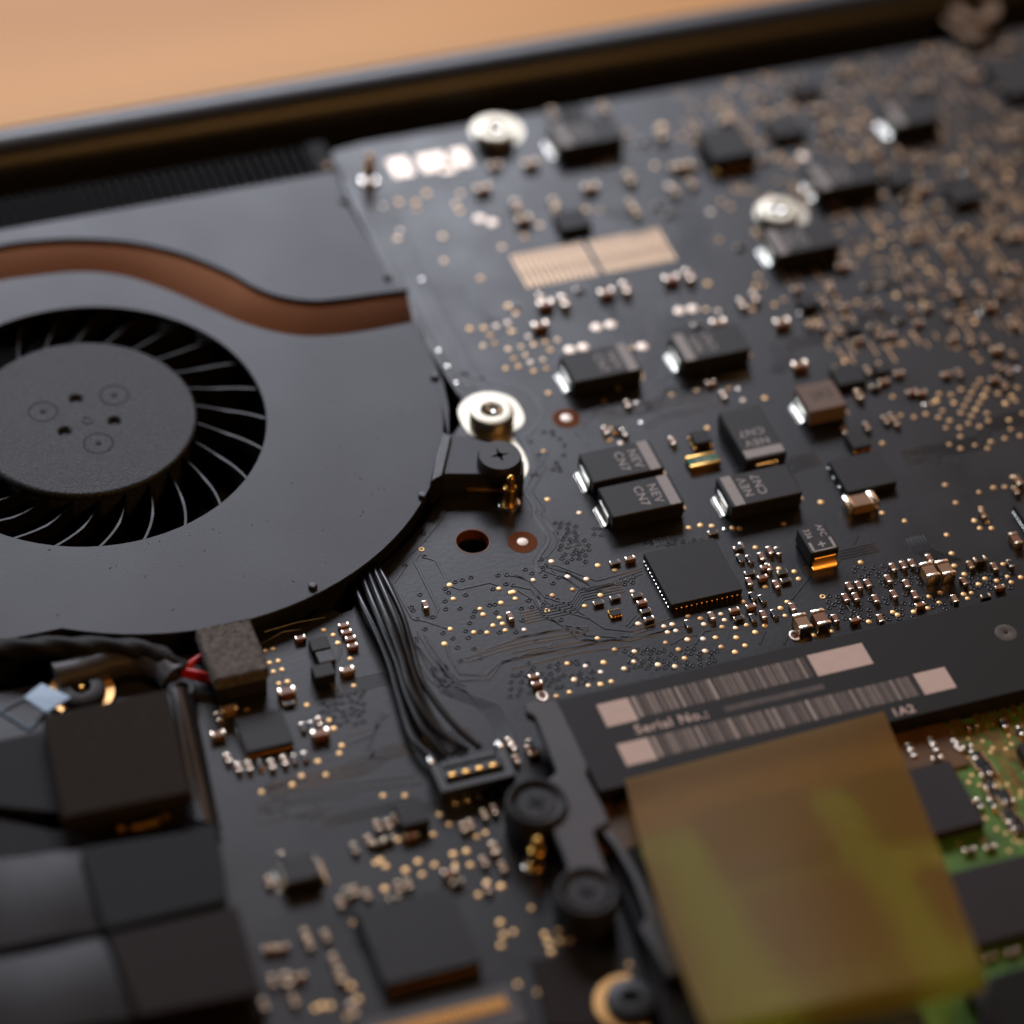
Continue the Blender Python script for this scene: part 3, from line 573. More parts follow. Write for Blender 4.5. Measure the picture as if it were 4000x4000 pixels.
# tile: "x,y,class+orientation+body"   class a/r/s/b/c/d; h or v; k black resistor, b brown, t tan
CH = {
10: "1805,1240,dhb 1715,1410,bhb",
20: "145,1220,bhb 595,1400,bhb 890,1330,bvb 90,1640,bhb 40,1540,bvb 330,1530,bvt 340,1600,dvt 900,1530,dvt 940,1590,dvt 1300,1240,bhb 1240,1250,dht 1370,1240,dht 1620,890,bhb 700,800,dvb 310,840,dvb 1130,1000,bvb 1230,1430,dvb 1360,1370,dvb 1190,1600,rhk 1720,1850,rhk 1100,1540,rhk 1000,1060,rhk",
30: "1780,640,bhb 1140,640,bhb 900,630,dhb 370,810,bhb 430,930,bht 985,1130,bvb 1140,1180,bvb 1380,1310,dvb 1640,1150,bvb 1660,1370,bvt 1730,1470,bvt 1180,1400,bhb 1120,1430,bvb 1810,1760,bvb 1880,1720,bhb 430,1710,bvb 490,1780,dvb 1350,1860,bhb 1530,520,cvb 1130,440,bvb 600,1060,dvb 750,1100,dvb 1880,1000,bhb 1430,1200,dht 860,1270,dvb 980,1340,dvb 1000,1520,rhk 1240,1560,rhk 1560,1300,dvb 1240,640,dhb 520,560,rhk 700,520,rhk 1450,300,rhk",
21: "255,350,bhb 395,330,bvb 715,265,bhb 860,230,bvb 1205,160,bhb 1340,135,bvb 215,510,bhb 1560,490,bht 1500,950,aht 875,1110,avb 710,1310,avb 1215,1390,avb 1600,1040,avb 225,310,dvt 1840,300,dvb 1740,350,dvb 850,1325,avk 1400,510,rhk 510,245,rhk 20,370,rhk",
31: "700,1835,eht 757,850,dvt 1890,1680,bvt 1875,1765,avt 245,810,bhb 690,1030,bvt 110,490,bhb 310,510,avb 400,510,dvb 430,350,avb 220,235,dhb 480,230,avb 580,370,dhb 570,60,bhb 690,620,dhb 830,350,avb 980,140,dvb 1060,250,avb 1150,260,avb 1140,490,dhb 930,580,dhb 1360,440,avb 1430,220,cvb 1620,280,avb 1680,360,bhb 1760,270,dhb 1830,210,avb 1400,610,dhb 1530,640,avb 1640,620,avb 1730,690,bht 1850,740,avb 1740,830,avb 1820,860,avb 1710,915,dhb 1790,970,avb 990,880,ahb 880,940,ahb 810,980,ahk 1350,880,dhb 1445,875,avb 1085,1020,ahb 1160,1025,ahb 750,1280,avb 1700,60,bvb 1850,480,bvb 1880,80,bvb 640,470,avb 545,560,avb 1080,390,avb 890,200,rhk 750,220,rhk 1200,400,rhk 1000,480,rhk 1600,220,bvb 1060,100,avb 890,1230,avb 940,1210,avb 970,1250,avb 575,1310,avb",
22: "778,375,rhk 893,345,ahb 653,680,rhk 778,640,rhk 945,625,rhk 982,675,ahb 1010,742,rhk 1037,800,ahk 1520,150,rhk 165,1235,ahb 192,1290,ahb 1712,265,rhk 1795,455,rhk 1680,735,ahb 1805,705,ahb 1712,795,rhk 1893,487,ahb 1510,780,avt 1792,520,avb 1725,345,rvk 1795,350,rvk 1885,330,avb 1915,410,ahb 1330,840,rvk 1818,630,rvk 1890,650,rvk 1820,795,rvk 1900,770,avb 140,1745,rvk 170,1820,ahb 130,1790,avb 10,1760,avb 35,1860,avb",
32: "945,412,avb 1023,395,avb 1088,382,avb 1220,345,avb 910,500,avb 1047,537,avb 615,555,avb 688,548,avb 755,532,avb 587,640,avb 663,635,avb 813,650,avb 952,615,avb 1110,620,avb 508,798,avb 850,798,avb 188,712,avb 50,760,rvk 1480,518,avb 1410,650,avt 1712,408,avb 65,540,avb 15,285,avb 1150,695,ahb 1752,562,ahb 1645,632,ahk 658,808,ahb 110,450,rhk 135,510,rhk 1222,430,cvt 1340,415,cvt 262,820,cvt 400,790,cvb 1880,170,cvb 1605,345,bhk 75,290,avk 1530,395,avb 1830,385,avk 1625,10,avb 5,410,avb",
12: "335,945,ahb 662,850,ahb 685,900,ahb 715,948,ahb 730,1005,ahb 690,1185,dht 1280,695,avb 232,1345,bhb 485,1660,bhb 250,1440,rhk 355,1620,rvk 425,1605,rvk 480,1575,avb 215,1870,avb 290,1860,rvk 370,1840,rvk 1920,780,avb 1915,1730,avb 30,1900,rvk 120,1900,avb 1350,1880,rvk 1830,1770,rvk",
13: "745,600,avk 920,430,avb 1000,420,avb 1060,380,avb 1170,500,dhb 1725,345,avt 1800,310,avb 1570,445,avb 1620,420,avb 1725,700,avb 1865,740,avb 1080,890,avb 1150,870,avt 1465,785,dhb 640,1010,avb 690,940,avk 745,920,avb 840,950,avb 375,1250,avb 405,1320,avb 530,1260,avb 590,1440,avb 640,1560,dvb 430,680,avb 480,770,avb 200,670,avk 240,740,avk 100,850,avb 235,1590,dvb 130,1600,avb 290,1750,avb 930,560,ahk 1000,530,ahk 855,540,avb 1800,600,dvt 1520,860,ahk 1750,900,avb 1040,980,ahk 200,1350,ahb 100,1360,ahb 330,1570,ahb 60,1780,avb 730,1820,dvb",
2: "1730,1480,bht 1645,1670,dht 1720,1850,avb 1800,1920,avb 1880,1910,avb 1650,1540,avk 1790,600,avb 1880,600,avb 1860,1485,sht",
}
BD = {'k': 'resistor_black', 'b': 'ceramic_brown', 't': 'ceramic_tan'}
nc = {}
for k, s in CH.items():
    for q in s.split():
        x, y, t = q.split(','); cls, ori, bd = t
        p = c_(k, float(x), float(y), DIM[cls][2])
        chip(p, cls, ori == 'v', BD[bd])
# random blurred small chips filling the far right and near left corners
for _ in range(120):
    x, y = 42+round(rng.uniform(0, 58)/1.1)*1.1, 12+round(rng.uniform(0, 45)/1.3)*1.3
    chip((x, y, 0), rng.choice('aass'), rng.random() < 0.6, rng.choice(('ceramic_brown', 'ceramic_tan', 'ceramic_brown', 'resistor_black')))

# --- tantalum capacitors
def tantalum(p, rz, L=7.2, Wd=4.2, H=1.9, txt=True, label=None):
    o = place('tantalum_capacitor', box_me('tantalum_capacitor', 'epoxy_black', L, Wd, H-0.1, 0.10, z=0.1), board, (p[0], p[1], 0), rz, label)
    place('polarity_band', box_me('polarity_band', 'print_grey', 1.05, Wd-0.22, 0.012, 0.0), o, (L/2-0.85, 0, H))
    if txt:
        place('lettering', text_me('NEV', 'print_grey', 1.25, 1.15), o, (L/2-2.25, -0.1, H+0.008), -math.pi/2)
        place('lettering', text_me('CN7', 'print_grey', 1.25, 1.15), o, (L/2-3.65, -0.1, H+0.008), -math.pi/2)
    bm = bmesh.new()
    add_box(bm, 0.05, 0, 0.02, 0.12, 2.3, 1.15, 0.02)
    # solder fillet
    n = 8; A = []
    for i in range(n+1):
        t = i/n; x = 0.08+0.62*t; z = 0.75*(1-t)**2.0+0.02
        A.append([bm.verts.new((x, yy, z*(1-0.25*abs(yy)/1.25))) for yy in (-1.28, -1.1, 0, 1.1, 1.28)])
    for a, b2 in zip(A, A[1:]):
        for j in range(4): bm.faces.new((a[j], b2[j], b2[j+1], a[j+1]))
    me = _cache.setdefault('tant_term', None)
    if me is None: me = _cache['tant_term'] = finish(bm, 'terminal', 'solder')
    else: bm.free()
    place('terminal', me, o, (L/2, 0, 0)); place('terminal', me, o, (-L/2, 0, 0), math.pi)
    return o
Z = 1.9
tantalum(c_(21, 672, 800, Z), 0, label='black tantalum capacitor with faded band at its right end, below two bright pads')
tantalum(c_(21, 1492, 650, Z), math.pi, label='black tantalum capacitor with its band at the left, upper right of the row')
tantalum(at(2428, 1799, Z), 0, label='black capacitor printed NEV CN7, back one of the touching pair')
tantalum(at(2505, 1934, Z), 0, label='black capacitor printed NEV CN7, front one of the touching pair')
tantalum(at(2966, 1895, Z), math.pi, label='black capacitor printed NEV CN7 with its band at the left end')
tantalum(at(2940, 1688, Z), -math.pi/2, label='black capacitor turned lengthways, printed NEV CN7, band at the front')
tantalum(c_(20, 560, 985, Z), math.pi, label='blurred black tantalum capacitor by the back silver nut')
tantalum(c_(30, 570, 1305, Z), math.pi, label='blurred black tantalum capacitor near the right silver nut')
tantalum(c_(30, 250, 1790, Z), math.pi, label='black tantalum capacitor in front of the right silver nut')
tantalum(c_(30, 1085, 850, Z), math.pi, 5.5, 3.6, txt=False, label='small blurred dark capacitor near the back right')

# polymer capacitor with gold foot
p = c_(32, 378, 195, 1.9)
o = place('polymer_capacitor', box_me('polymer_capacitor', 'epoxy_black', 2.8, 3.5, 1.75, 0.1, z=0.15), board, (p[0], p[1], 0), 0, 'small black capacitor with a printed plus sign and a gold foot')
bm = bmesh.new(); add_box(bm, 0, -1.56, 1.9, 2.3, 0.16, 0.012); add_box(bm, -1.07, -0.95, 1.9, 0.28, 1.15, 0.012); add_box(bm, 1.07, -0.85, 1.9, 0.28, 1.35, 0.012)
add_box(bm, 0, -0.85, 1.9, 0.75, 0.18, 0.012); add_box(bm, 0, -0.85, 1.9, 0.18, 0.75, 0.013)
place('plus_mark', finish(bm, 'plus_mark', 'print_grey'), o)
place('lettering', text_me('336', 'print_grey', 0.85), o, (-0.75, 0.75, 1.91), -math.pi/2); place('lettering', text_me('AFC', 'print_grey', 0.85), o, (0.65, 0.85, 1.91), -math.pi/2)
bm = bmesh.new(); add_box(bm, 0, -1.83, 0.5, 2.2, 0.14, 0.75, 0.03); add_box(bm, 0, -2.0, 0.05, 2.4, 0.5, 0.12, 0.03)
g = [[bm.verts.new((xx, -1.8-0.62*t, 0.62*(1-t)**1.7+0.04)) for xx in (-1.2, 0, 1.2)] for t in (0, .2, .4, .6, .8, 1)]
for a, b2 in zip(g, g[1:]):
    for j in range(2): bm.faces.new((a[j], a[j+1], b2[j+1], b2[j]))
place('terminal', finish(bm, 'terminal', 'pin_gold'), o)

# green current-sense resistor
p = at(2747, 1794, 0.6)
o = place('sense_resistor', box_me('sense_resistor', 'resistor_green', 3.1, 1.0, 0.55, 0.04, z=0.06), board, (p[0], p[1], 0), 0, 'small green resistor with gold edges')
for s in (-1, 1):
    t = place('terminal', box_me('terminal', 'pin_gold', 3.15, 0.32, 0.62, 0.07, z=0.02, seg=2), o, (0, s*0.62, 0))
place('lettering', text_me('0L001', 'pale_ink', 0.7), o, (0, 0, 0.615))

# power inductor
p = c_(31, 400, 1052, 2.0)
o = place('inductor', box_me('inductor', 'ferrite_brown', 4.0, 4.0, 1.85, 0.12, z=0.15), board, (p[0], p[1], 0), 0, 'square brown inductor with a dark printed value')
place('lettering', text_me('2R2', 'ferrite_ink', 1.5), o, (0.1, 0.1, 2.01), 0.12)
for s in (0, 1): place('terminal', _cache['tant_term'], o, (2.0*(1 if s == 0 else -1), 0, 0), s*math.pi)
p = c_(13, 330, 750, 1.3)
o = place('inductor', box_me('inductor', 'epoxy_black', 3.0, 2.8, 1.3, 0.15), board, (p[0], p[1], 0), 0, 'small dark coil block with bright solder at both ends, near the flat ribbons')
for s in (0, 1): place('terminal', _cache['tant_term'], o, (1.5*(1 if s == 0 else -1), 0, 0), s*math.pi)

# --- integrated circuits
def ic(p, w, d, h, label=None, pins=None, m='epoxy_matt', rz=0, pl='solder', gull=False):
    o = place('chip', box_me('chip', m, w, d, h-0.06, 0.05, z=0.06), board, (p[0], p[1], 0), rz, label)
    if pins:
        nx, ny = pins
        for s in (-1, 1):
            for i in range(nx):
                x = (i-(nx-1)/2)*(w*0.86/max(nx-1, 1))
                me = box_me('pin', 'strip_contact' if m == 'epoxy_matt' and not gull else pl, 0.22 if not gull else 0.4, 0.45 if not gull else 0.9, 0.30 if not gull else 0.3, 0.05)  # front and back pins gold-tinted, the warm glint put into their colour
                place('pin', me, o, (x, s*(d/2-0.12 if not gull else d/2+0.25), 0.02))
            for i in range(ny):
                y = (i-(ny-1)/2)*(d*0.86/max(ny-1, 1))
                place('pin', box_me('pin', pl, 0.45, 0.24, 0.16, 0.03), o, (s*(w/2-0.12), y, 0.02))
    return o
ic((13.15, -12.92, 0), 7.05, 7.05, 0.85, 'square black chip with fine pins, just in front of the NEV CN7 capacitors', (13, 13))
ic(c_(31, 715, 1622, .9), 5.2, 4.6, 0.9, 'flat square chip with four bright pins at its left', (0, 4))
ic(c_(31, 680, 1378, .8), 1.9, 2.3, 0.8, None, (5, 0))
ic(c_(31, 605, 890, .8), 3.0, 2.6, 0.8)
ic(c_(21, 1425, 1360, .8), 1.7, 1.7, 0.8, None, (0, 3), pl='pin_gold')
ic(c_(21, 795, 1300, .4), 0.9, 0.9, 0.4, None, (2, 2))
ic(c_(22, 778, 755, .4), 1.0, 0.8, 0.4, None, (4, 0))
ic(c_(20, 1620, 1070, 1.7), 5.0, 5.0, 1.7, 'tall blurred chip with orange lit legs at the back', (4, 0), gull=True, pl='pin_gold')
ic(c_(20, 455, 1650, .9), 3.4, 2.9, 0.9)
ic(c_(20, 470, 850, .8), 2.4, 2.2, 0.8)
ic(c_(30, 130, 950, 1.0), 3.8, 3.0, 1.0); ic(c_(30, 270, 650, .8), 3.4, 2.4, 0.8); ic(c_(30, 1470, 1440, 1.0), 3.2, 3.0, 1.0, None, (0, 2))
ic(c_(30, 1900, 560, 1.0), 6.0, 6.5, 1.0); ic(c_(31, 300, 330, .8), 2.0, 1.8, 0.8); ic(c_(31, 860, 840, .8), 1.5, 1.3, 0.8)
ic(c_(31, 650, 530, .7), 1.3, 1.2, 0.7); ic(c_(30, 1010, 1330, 1.0), 3.0, 2.4, 1.0)
ic(c_(12, 480, 990, .8), 1.7, 1.5, 0.8); ic(c_(12, 525, 1085, .7), 1.5, 1.4, 0.7, m='solder_mask'); ic(c_(12, 508, 1190, 1.3), 1.9, 1.5, 1.3)
ic(at(1031, 2851, .9), 4.2, 4.1, 0.9, 'square chip with pins along its front, beside the grey foam block', (9, 9))
ic((-24.6, -45.8, 0), 8.2, 8.0, 1.2, 'large square chip near the bottom, behind the gold pin row', (14, 0), pl='fin_dark')
ic(c_(13, 1175, 330, 1.2), 2.5, 2.6, 1.2)
ic((48.5, -21, 0), 5, 5, 0.9)
q = c_(32, 1925, 60, .9); ic((q[0]+2.6, q[1]-0.5, 0), 5, 5.4, 0.9, None, (0, 12))

# board-mounted gold spring strip at the bottom
o = place('ribbon_socket', box_me('ribbon_socket', 'bracket_blue', 14.5, 4.2, 1.0, 0.15) if 'bracket_blue' in MAT else box_me('ribbon_socket', 'bracket_grey', 15.5, 4.4, 1.0, 0.15), board, (-26.5, -54.6, 0), 0, 'grey edge connector with a row of gold contacts at the bottom')
for i in range(30):
    place('contact', box_me('contact', 'strip_contact', 0.26, 1.3, 0.18, 0.05), o, (-6.9+i*0.46, 0.35, 0.98))

# ------------------------------------------------------------------ loose hardware
def nut(p, label):
    t = thing('standoff_nut', label, 'standoff', (p[0], p[1], 0.05), 'silver standoff nuts on the board')
    place('collar', lathe_me('collar', 'nut_nickel', ((2.1, 0), (2.15, 0.1), (2.15, 1.45), (2.05, 1.6), (1.85, 1.65), (1.15, 1.62), (1.05, 1.5), (1.0, 1.0), (0, 1.0)), 48), t)
    place('stud', lathe_me('stud', 'screw_silver', ((0.95, 0), (0.95, 0.3), (0.85, 0.55), (0.5, 0.72), (0.25, 0.6), (0.0, 0.5)), 28), t, (0, 0, 0.98))
    return t
nut((2.25, 12.35), 'bright silver nut beside the black fan screw, at the centre left')
q = at(1935, 497, 1.7); nut(q, 'blurred silver nut near the back rim, behind the fan corner')
q = at(3045, 815, 1.7); nut(q, 'blurred silver nut at the right, behind a black capacitor')

def screw(p, z, r, label, h=1.2, name='screw'):
    t = thing(name, label, 'screw', (p[0], p[1], z))
    bm = bmesh.new(); n = 36
    # head with a four-pointed recess
    def star(i, a=0.85, b=0.32):
        q = (i % 9)/9*2*math.pi; return b+(a-b)*max(0, math.cos(q))**3
    rec = [(r*0.52*star(i)*math.cos(2*math.pi*i/n), r*0.52*star(i)*math.sin(2*math.pi*i/n)) for i in range(n)]
    rings = [[(r*math.cos(2*math.pi*i/n), r*math.sin(2*math.pi*i/n), 0) for i in range(n)],
             [(r*math.cos(2*math.pi*i/n), r*math.sin(2*math.pi*i/n), h*0.75) for i in range(n)],
             [(r*0.93*math.cos(2*math.pi*i/n), r*0.93*math.sin(2*math.pi*i/n), h) for i in range(n)],
             [(x, y, h*1.0) for x, y in rec], [(x*0.6, y*0.6, h*0.35) for x, y in rec]]
    V = [[bm.verts.new(p) for p in g] for g in rings]
    for A, Bq in zip(V, V[1:]):
        for i in range(n): bm.faces.new((A[i], A[(i+1) % n], Bq[(i+1) % n], Bq[i]))
    c = bm.verts.new((0, 0, h*0.3))
    for i in range(n): bm.faces.new((V[-1][i], V[-1][(i+1) % n], c))
    place('head', finish(bm, 'head', 'screw_black', 35, True), t)
    place('recess_glint', lathe_me('recess_glint', 'pin_gold', ((0.16, 0), (0.12, 0.1), (0, 0.14)), 12), t, (0, 0, h*0.34))  # gold bead modelled in place of a warm highlight
    place('shank', lathe_me('shank', 'screw_black', ((r*0.45, -1.6), (r*0.45, 0), (0, 0)), 20), t)
    return t
p = z3(730, 790, EZ+1.2); screw((p[0], p[1]), EZ, 2.12, 'black cross-head screw holding the fan ear next to the bright nut')

def pin(p, label, s=1.0):
    t = thing('gold_pin', label, 'pin', (p[0], p[1], 0.0), 'upright gold pins on the board')
    place('flange', lathe_me('flange', 'solder', ((1.12*s, 0), (1.1*s, 0.18), (0.95*s, 0.3), (0.7*s, 0.34), (0.6*s, 0.3)), 32), t)
    place('barrel', lathe_me('barrel', 'pin_gold', ((0.6*s, 0.1), (0.6*s, 2.0), (0.66*s, 2.05), (0.66*s, 2.25), (0.55*s, 2.35), (0.40*s, 2.4)), 28), t)
    place('plunger', lathe_me('plunger', 'pin_gold', ((0.40*s, 2.3), (0.40*s, 3.1), (0.42*s, 3.3), (0.36*s, 3.55), (0.2*s, 3.7), (0, 3.74)), 24), t)
pin(z3(818, 1255, 0), 'gold spring pin in front of the black fan screw, above the round hole')
q = at(2092, 3385, 0); pin(q, 'gold spring pin between the two black rubber washers of the bracket')
q = at(1442, 712, 0); pin(q, 'blurred gold pin near the fan corner and the back rim')

def gold_ring(p, label, rz, r=2.9, sector=True, z=0.0):
    t = thing('screw_boss', label, 'screw', (p[0], p[1], z))
    a0, a1 = (-80, 230) if sector else (40, 250)
    lp = arc(0, 0, r, a0, a1, 24)+arc(0, 0, r*0.74, a1, a0, 24)
    if sector: lp = [(r*0.9, r*1.15)]*0+lp
    place('gold_ring', plate('gold_ring', 'ring_gold', [lp], 0, 0.35, 0.05), t, (0, 0, 0.3), rz)
    place('washer', lathe_me('washer', 'rubber_black', ((r*0.98, 0), (r*0.98, 0.3), (0, 0.3)), 36), t, (0, 0, -0.02))
    place('head', lathe_me('head', 'screw_black', ((r*0.72, 0.3), (r*0.72, 1.1), (r*0.62, 1.3), (r*0.3, 1.3), (r*0.24, 0.8), (0, 0.8)), 36), t)
    if sector: place('glint', lathe_me('glint', 'pin_gold', ((0.28, 0), (0.2, 0.15), (0, 0.2)), 12), t, (0, 0, 1.1))  # small gold bump standing in for a highlight on the head
    return t
p = at(318, 2690, 1.0); gb = gold_ring(p, 'black screw ringed with gold, beside the silver clip at the left edge', math.radians(-10))
place('corner_tab', plate('corner_tab', 'ring_gold', [[(1.0, 2.6), (2.2, 3.6), (3.0, 1.6), (2.2, 1.7)]], 0.3, 0.62, 0.04), gb)
p = at(2465, 3900, 1.2); gold_ring(p, 'dark screw with a gold crescent at the bottom, beside the amber film', math.radians(30), 2.9, False)

# ------------------------------------------------------------------ fan wires and plug
def z4(x, y, z=0): return at(1500+x*0.3623, 2800+y*0.3623, z)
wr = thing('fan_cable', 'bundle of thin black fan wires curving down to the small white-tipped socket', 'cable', (-20, -10, 0))
WS = [((735, 540), (800, 690), (920, 930), (1010, 1150), (1080, 1400), (1180, 1700), (1350, 1880)),
      ((800, 480), (860, 640), (960, 880), (1060, 1120), (1130, 1350), (1270, 1650), (1430, 1840)),
      ((840, 440), (910, 620), (1010, 860), (1100, 1100), (1170, 1330), (1370, 1650), (1600, 1800)),
      ((880, 410), (960, 590), (1060, 830), (1140, 1070), (1215, 1300), (1350, 1600), (1510, 1815)),
      ((910, 400), (1000, 560), (1110, 800), (1180, 1040), (1260, 1290), (1480, 1590), (1690, 1780)),
      ((820, 470), (900, 720), (990, 950), (1090, 1180), (1150, 1400), (1300, 1600), (1480, 1830))]
WH = [(0.2, 1.0, 1.2, 1.1, 1.0, 1.0, 1.1), (0.6, 1.5, 1.8, 1.6, 1.5, 1.3, 1.1), (0.8, 1.8, 2.2, 2.0, 1.8, 1.4, 1.1), (0.8, 1.6, 1.9, 1.8, 1.6, 1.3, 1.1), (0.6, 1.2, 1.4, 1.3, 1.3, 1.2, 1.1), (0.3, 0.8, 0.9, 0.9, 0.8, 0.9, 1.0)]
for w, h in zip(WS, WH):
    P = [c_(12, x, y, z) for (x, y), z in zip(w, h)]
    P = [(p[0]+20, p[1]+10, p[2]) for p in smooth(P, 6)]
    place('wire', tube_me('wire', 'wire_black', P, 0.31, 10), wr)
# socket
qa, qb, qc, qd = z4(480, 530, 1.5), z4(1210, 290, 1.5), z4(1440, 600, 1.5), z4(660, 840, 1.5)
cx = (qa[0]+qb[0]+qc[0]+qd[0])/4; cy = (qa[1]+qb[1]+qc[1]+qd[1])/4
wS = (math.dist(qa[:2], qb[:2])+math.dist(qc[:2], qd[:2]))/2; dS = (math.dist(qa[:2], qd[:2])+math.dist(qb[:2], qc[:2]))/2
so = place('fan_socket', plate('fan_socket', 'connector_black', [[(-wS/2, -dS/2), (wS/2, -dS/2), (wS/2, dS/2), (wS/2-0.5, dS/2), (wS/2-0.5, dS/2-1.0), (-wS/2+0.5, dS/2-1.0), (-wS/2+0.5, dS/2), (-wS/2, dS/2)], [(-wS/2+0.6, -dS/2+0.5), (wS/2-0.6, -dS/2+0.5), (wS/2-0.6, dS/2-1.4), (-wS/2+0.6, dS/2-1.4)]], 0, 1.7, 0.06), board, (cx, cy, 0), 0, 'small black socket that takes the fan cable')
place('socket_floor', box_me('socket_floor', 'connector_black', wS-0.9, dS-1.6, 0.9, 0.03), so, (0, -0.4, 0))
for s in (-1, 1): place('latch', box_me('latch', 'solder', 0.28, 0.7, 0.35, 0.06), so, (s*(wS/2-0.15), dS/2+0.05, 1.5))
for i in range(5): place('pin', box_me('pin', 'solder', 0.22, 0.5, 0.15, 0.03), so, (-wS/2+1.1+i*(wS-2.2)/4, -dS/2-0.2, 0))
pg = thing('fan_plug', 'black plug with four gold contacts at the end of the fan wires', 'plug', (cx, cy, 0.9))
place('plug_body', box_me('plug_body', 'connector_black', wS-1.5, 1.9, 0.8, 0.08), pg, (0, dS/2-1.35, 0))
for i in range(4):
    x = (i-1.5)*(wS-2.2)/3.6
    place('contact', box_me('contact', 'pin_gold', 0.62, 0.42, 0.3, 0.1, seg=2), pg, (x, dS/2-2.1, 0.55))
for i in range(4):
    x = (i-1.3)*(wS-2.2)/3.6
    place('slot', box_me('slot', 'case_dark', 0.35, 0.5, 0.03, 0.0), pg, (x, dS/2-1.2, 0.8))

# ------------------------------------------------------------------ left foam block, braided cable and red wires
def z1(x, y, z=0): return at(x*0.828, 2400+y*0.828, z)
zt = 3.2
q = [z1(x, y, zt) for x, y in ((930, 72), (1192, 12), (1257, 268), (1000, 300))]
cxx = sum(p[0] for p in q)/4; cyy = sum(p[1] for p in q)/4
fb = thing('foam_block', 'fuzzy grey foam block on a small connector in front of the fan', 'foam pad', (cxx, cyy, 0))
def fuzzy(name, m, w, d, h, z0, amp=0.06):
    bm = bmesh.new(); add_box(bm, 0, 0, z0, w, d, h, 0.15)
    bmesh.ops.subdivide_edges(bm, edges=bm.edges[:], cuts=14, use_grid_fill=True)
    for vv in bm.verts:
        vv.co += Vector((rng.uniform(-amp, amp), rng.uniform(-amp, amp), rng.uniform(-amp, amp)))
    return finish(bm, name, m, 60)
wF = (math.dist(q[0][:2], q[1][:2])+math.dist(q[2][:2], q[3][:2]))/2; dF = (math.dist(q[0][:2], q[3][:2])+math.dist(q[1][:2], q[2][:2]))/2
place('foam', fuzzy('foam', 'foam_grey', wF, dF, 1.3, zt-1.3), fb)
place('connector_body', box_me('connector_body', 'connector_black', wF-0.3, dF-0.2, zt-1.3, 0.1), fb)
cb = thing('braided_cable', 'thick braided black cable running below the fan to the foam block', 'cable', (-50, -10, 0))
P = smooth([z1(x, y, z) for x, y, z in ((-160, 175, 1.2), (0, 170, 1.6), (150, 160, 2.0), (300, 155, 2.0), (450, 158, 2.0), (600, 165, 1.9), (720, 185, 1.8), (800, 225, 1.6), (870, 260, 1.3))], 14)
place('braid', tube_me('braid', 'braid', [(p[0]+50, p[1]+10, p[2]) for p in P], lambda t: 0.98-0.25*max(0, t-0.8)*5, 15, twist=0.33, lobes=0.10), cb)
for w in (((775, 225, 1.5), (850, 262, 1.4), (930, 278, 1.4), (1005, 295, 1.3)), ((840, 262, 1.3), (890, 240, 1.5), (930, 212, 1.6), (975, 190, 1.6)), ((790, 250, 1.1), (860, 280, 1.1), (940, 300, 1.1), (1010, 315, 1.1))):
    P = smooth([z1(*k) for k in w], 6); place('red_wire', tube_me('red_wire', 'wire_red', [(p[0]+50, p[1]+10, p[2]) for p in P], 0.33, 10), cb)

# grey braided edge strip between ring and cable
q = smooth([z1(x, y, 1.0) for x, y in ((260, 300), (430, 250), (620, 205), (760, 240), (830, 300))], 5)
ks = thing('grey_sleeve', 'grey ribbed cloth sleeve passing under the braided cable', 'cable sleeve', (-45, -12, 0))
place('sleeve', tube_me('sleeve', 'flex_grey' if 'flex_grey' in MAT else 'bracket_grey', [(p[0]+45, p[1]+12, p[2]-0.2) for p in q], 1.5, 12, twist=1.3, lobes=0.05), ks)

# dark padded connector with gold contacts
zt = 5.0
q = [z1(x, y, zt) for x, y in ((222, 482), (775, 365), (885, 830), (310, 945))]
pc = thing('padded_connector', 'large dark padded connector block with a gold glint under its front edge', 'connector', (q[0][0], q[0][1], 0))
rq = [(p[0]-q[0][0], p[1]-q[0][1]) for p in q]
place('pad', plate('pad', 'foam_dark', [rq], zt-1.6, zt, 0.35, 3), pc)
ins = [(x*0.94+0.4, y*0.94-0.3) for x, y in rq]
place('connector_body', plate('connector_body', 'connector_black', [ins], 0.6, zt-1.6, 0.1), pc)
for i, (x, y) in enumerate(((575, 1010), (640, 1002), (672, 998), (705, 988), (735, 978), (778, 950))):
    p = z1(x, y, 3.4); place('contact', box_me('contact', 'pin_gold', 0.85, 0.7, 0.6, 0.25, seg=2), pc, (p[0]-q[0][0], p[1]-q[0][1], 2.9))
# curved glossy sheet to its right
fs = thing('curved_flex', 'glossy dark curved plastic sheet between the padded block and the board', 'plastic sheet', (0, 0, 0))
rows = []
for i in range(13):
    t = i/12
    a = np.array(z1(790+85*t+20*t*t, 400+470*t+95*t, 1.5)); b2 = np.array(z1(905+140*t, 345+640*t-0, 1.5)); row = []
    for j in range(9):
        s = j/8; p = a+(b2-a)*s; row.append((p[0], p[1], 0.5+1.7*math.sin(math.pi*(0.30+0.62*s))*(1-0.25*t)+0.3*math.sin(t*4.5+1)))
    rows.append(row)
place('sheet', sheet('sheet', 'flex_gloss', rows, 0.12), fs)
bb = thing('black_bushing', 'small black round bushing under the red wires', 'bushing', z1(860, 385, 0.4))
place('ring', lathe_me('ring', 'rubber_black', ((1.3, 0), (1.35, 0.9), (1.1, 1.2), (0.6, 1.2), (0.5, 0.6), (0, 0.6)), 28), bb)

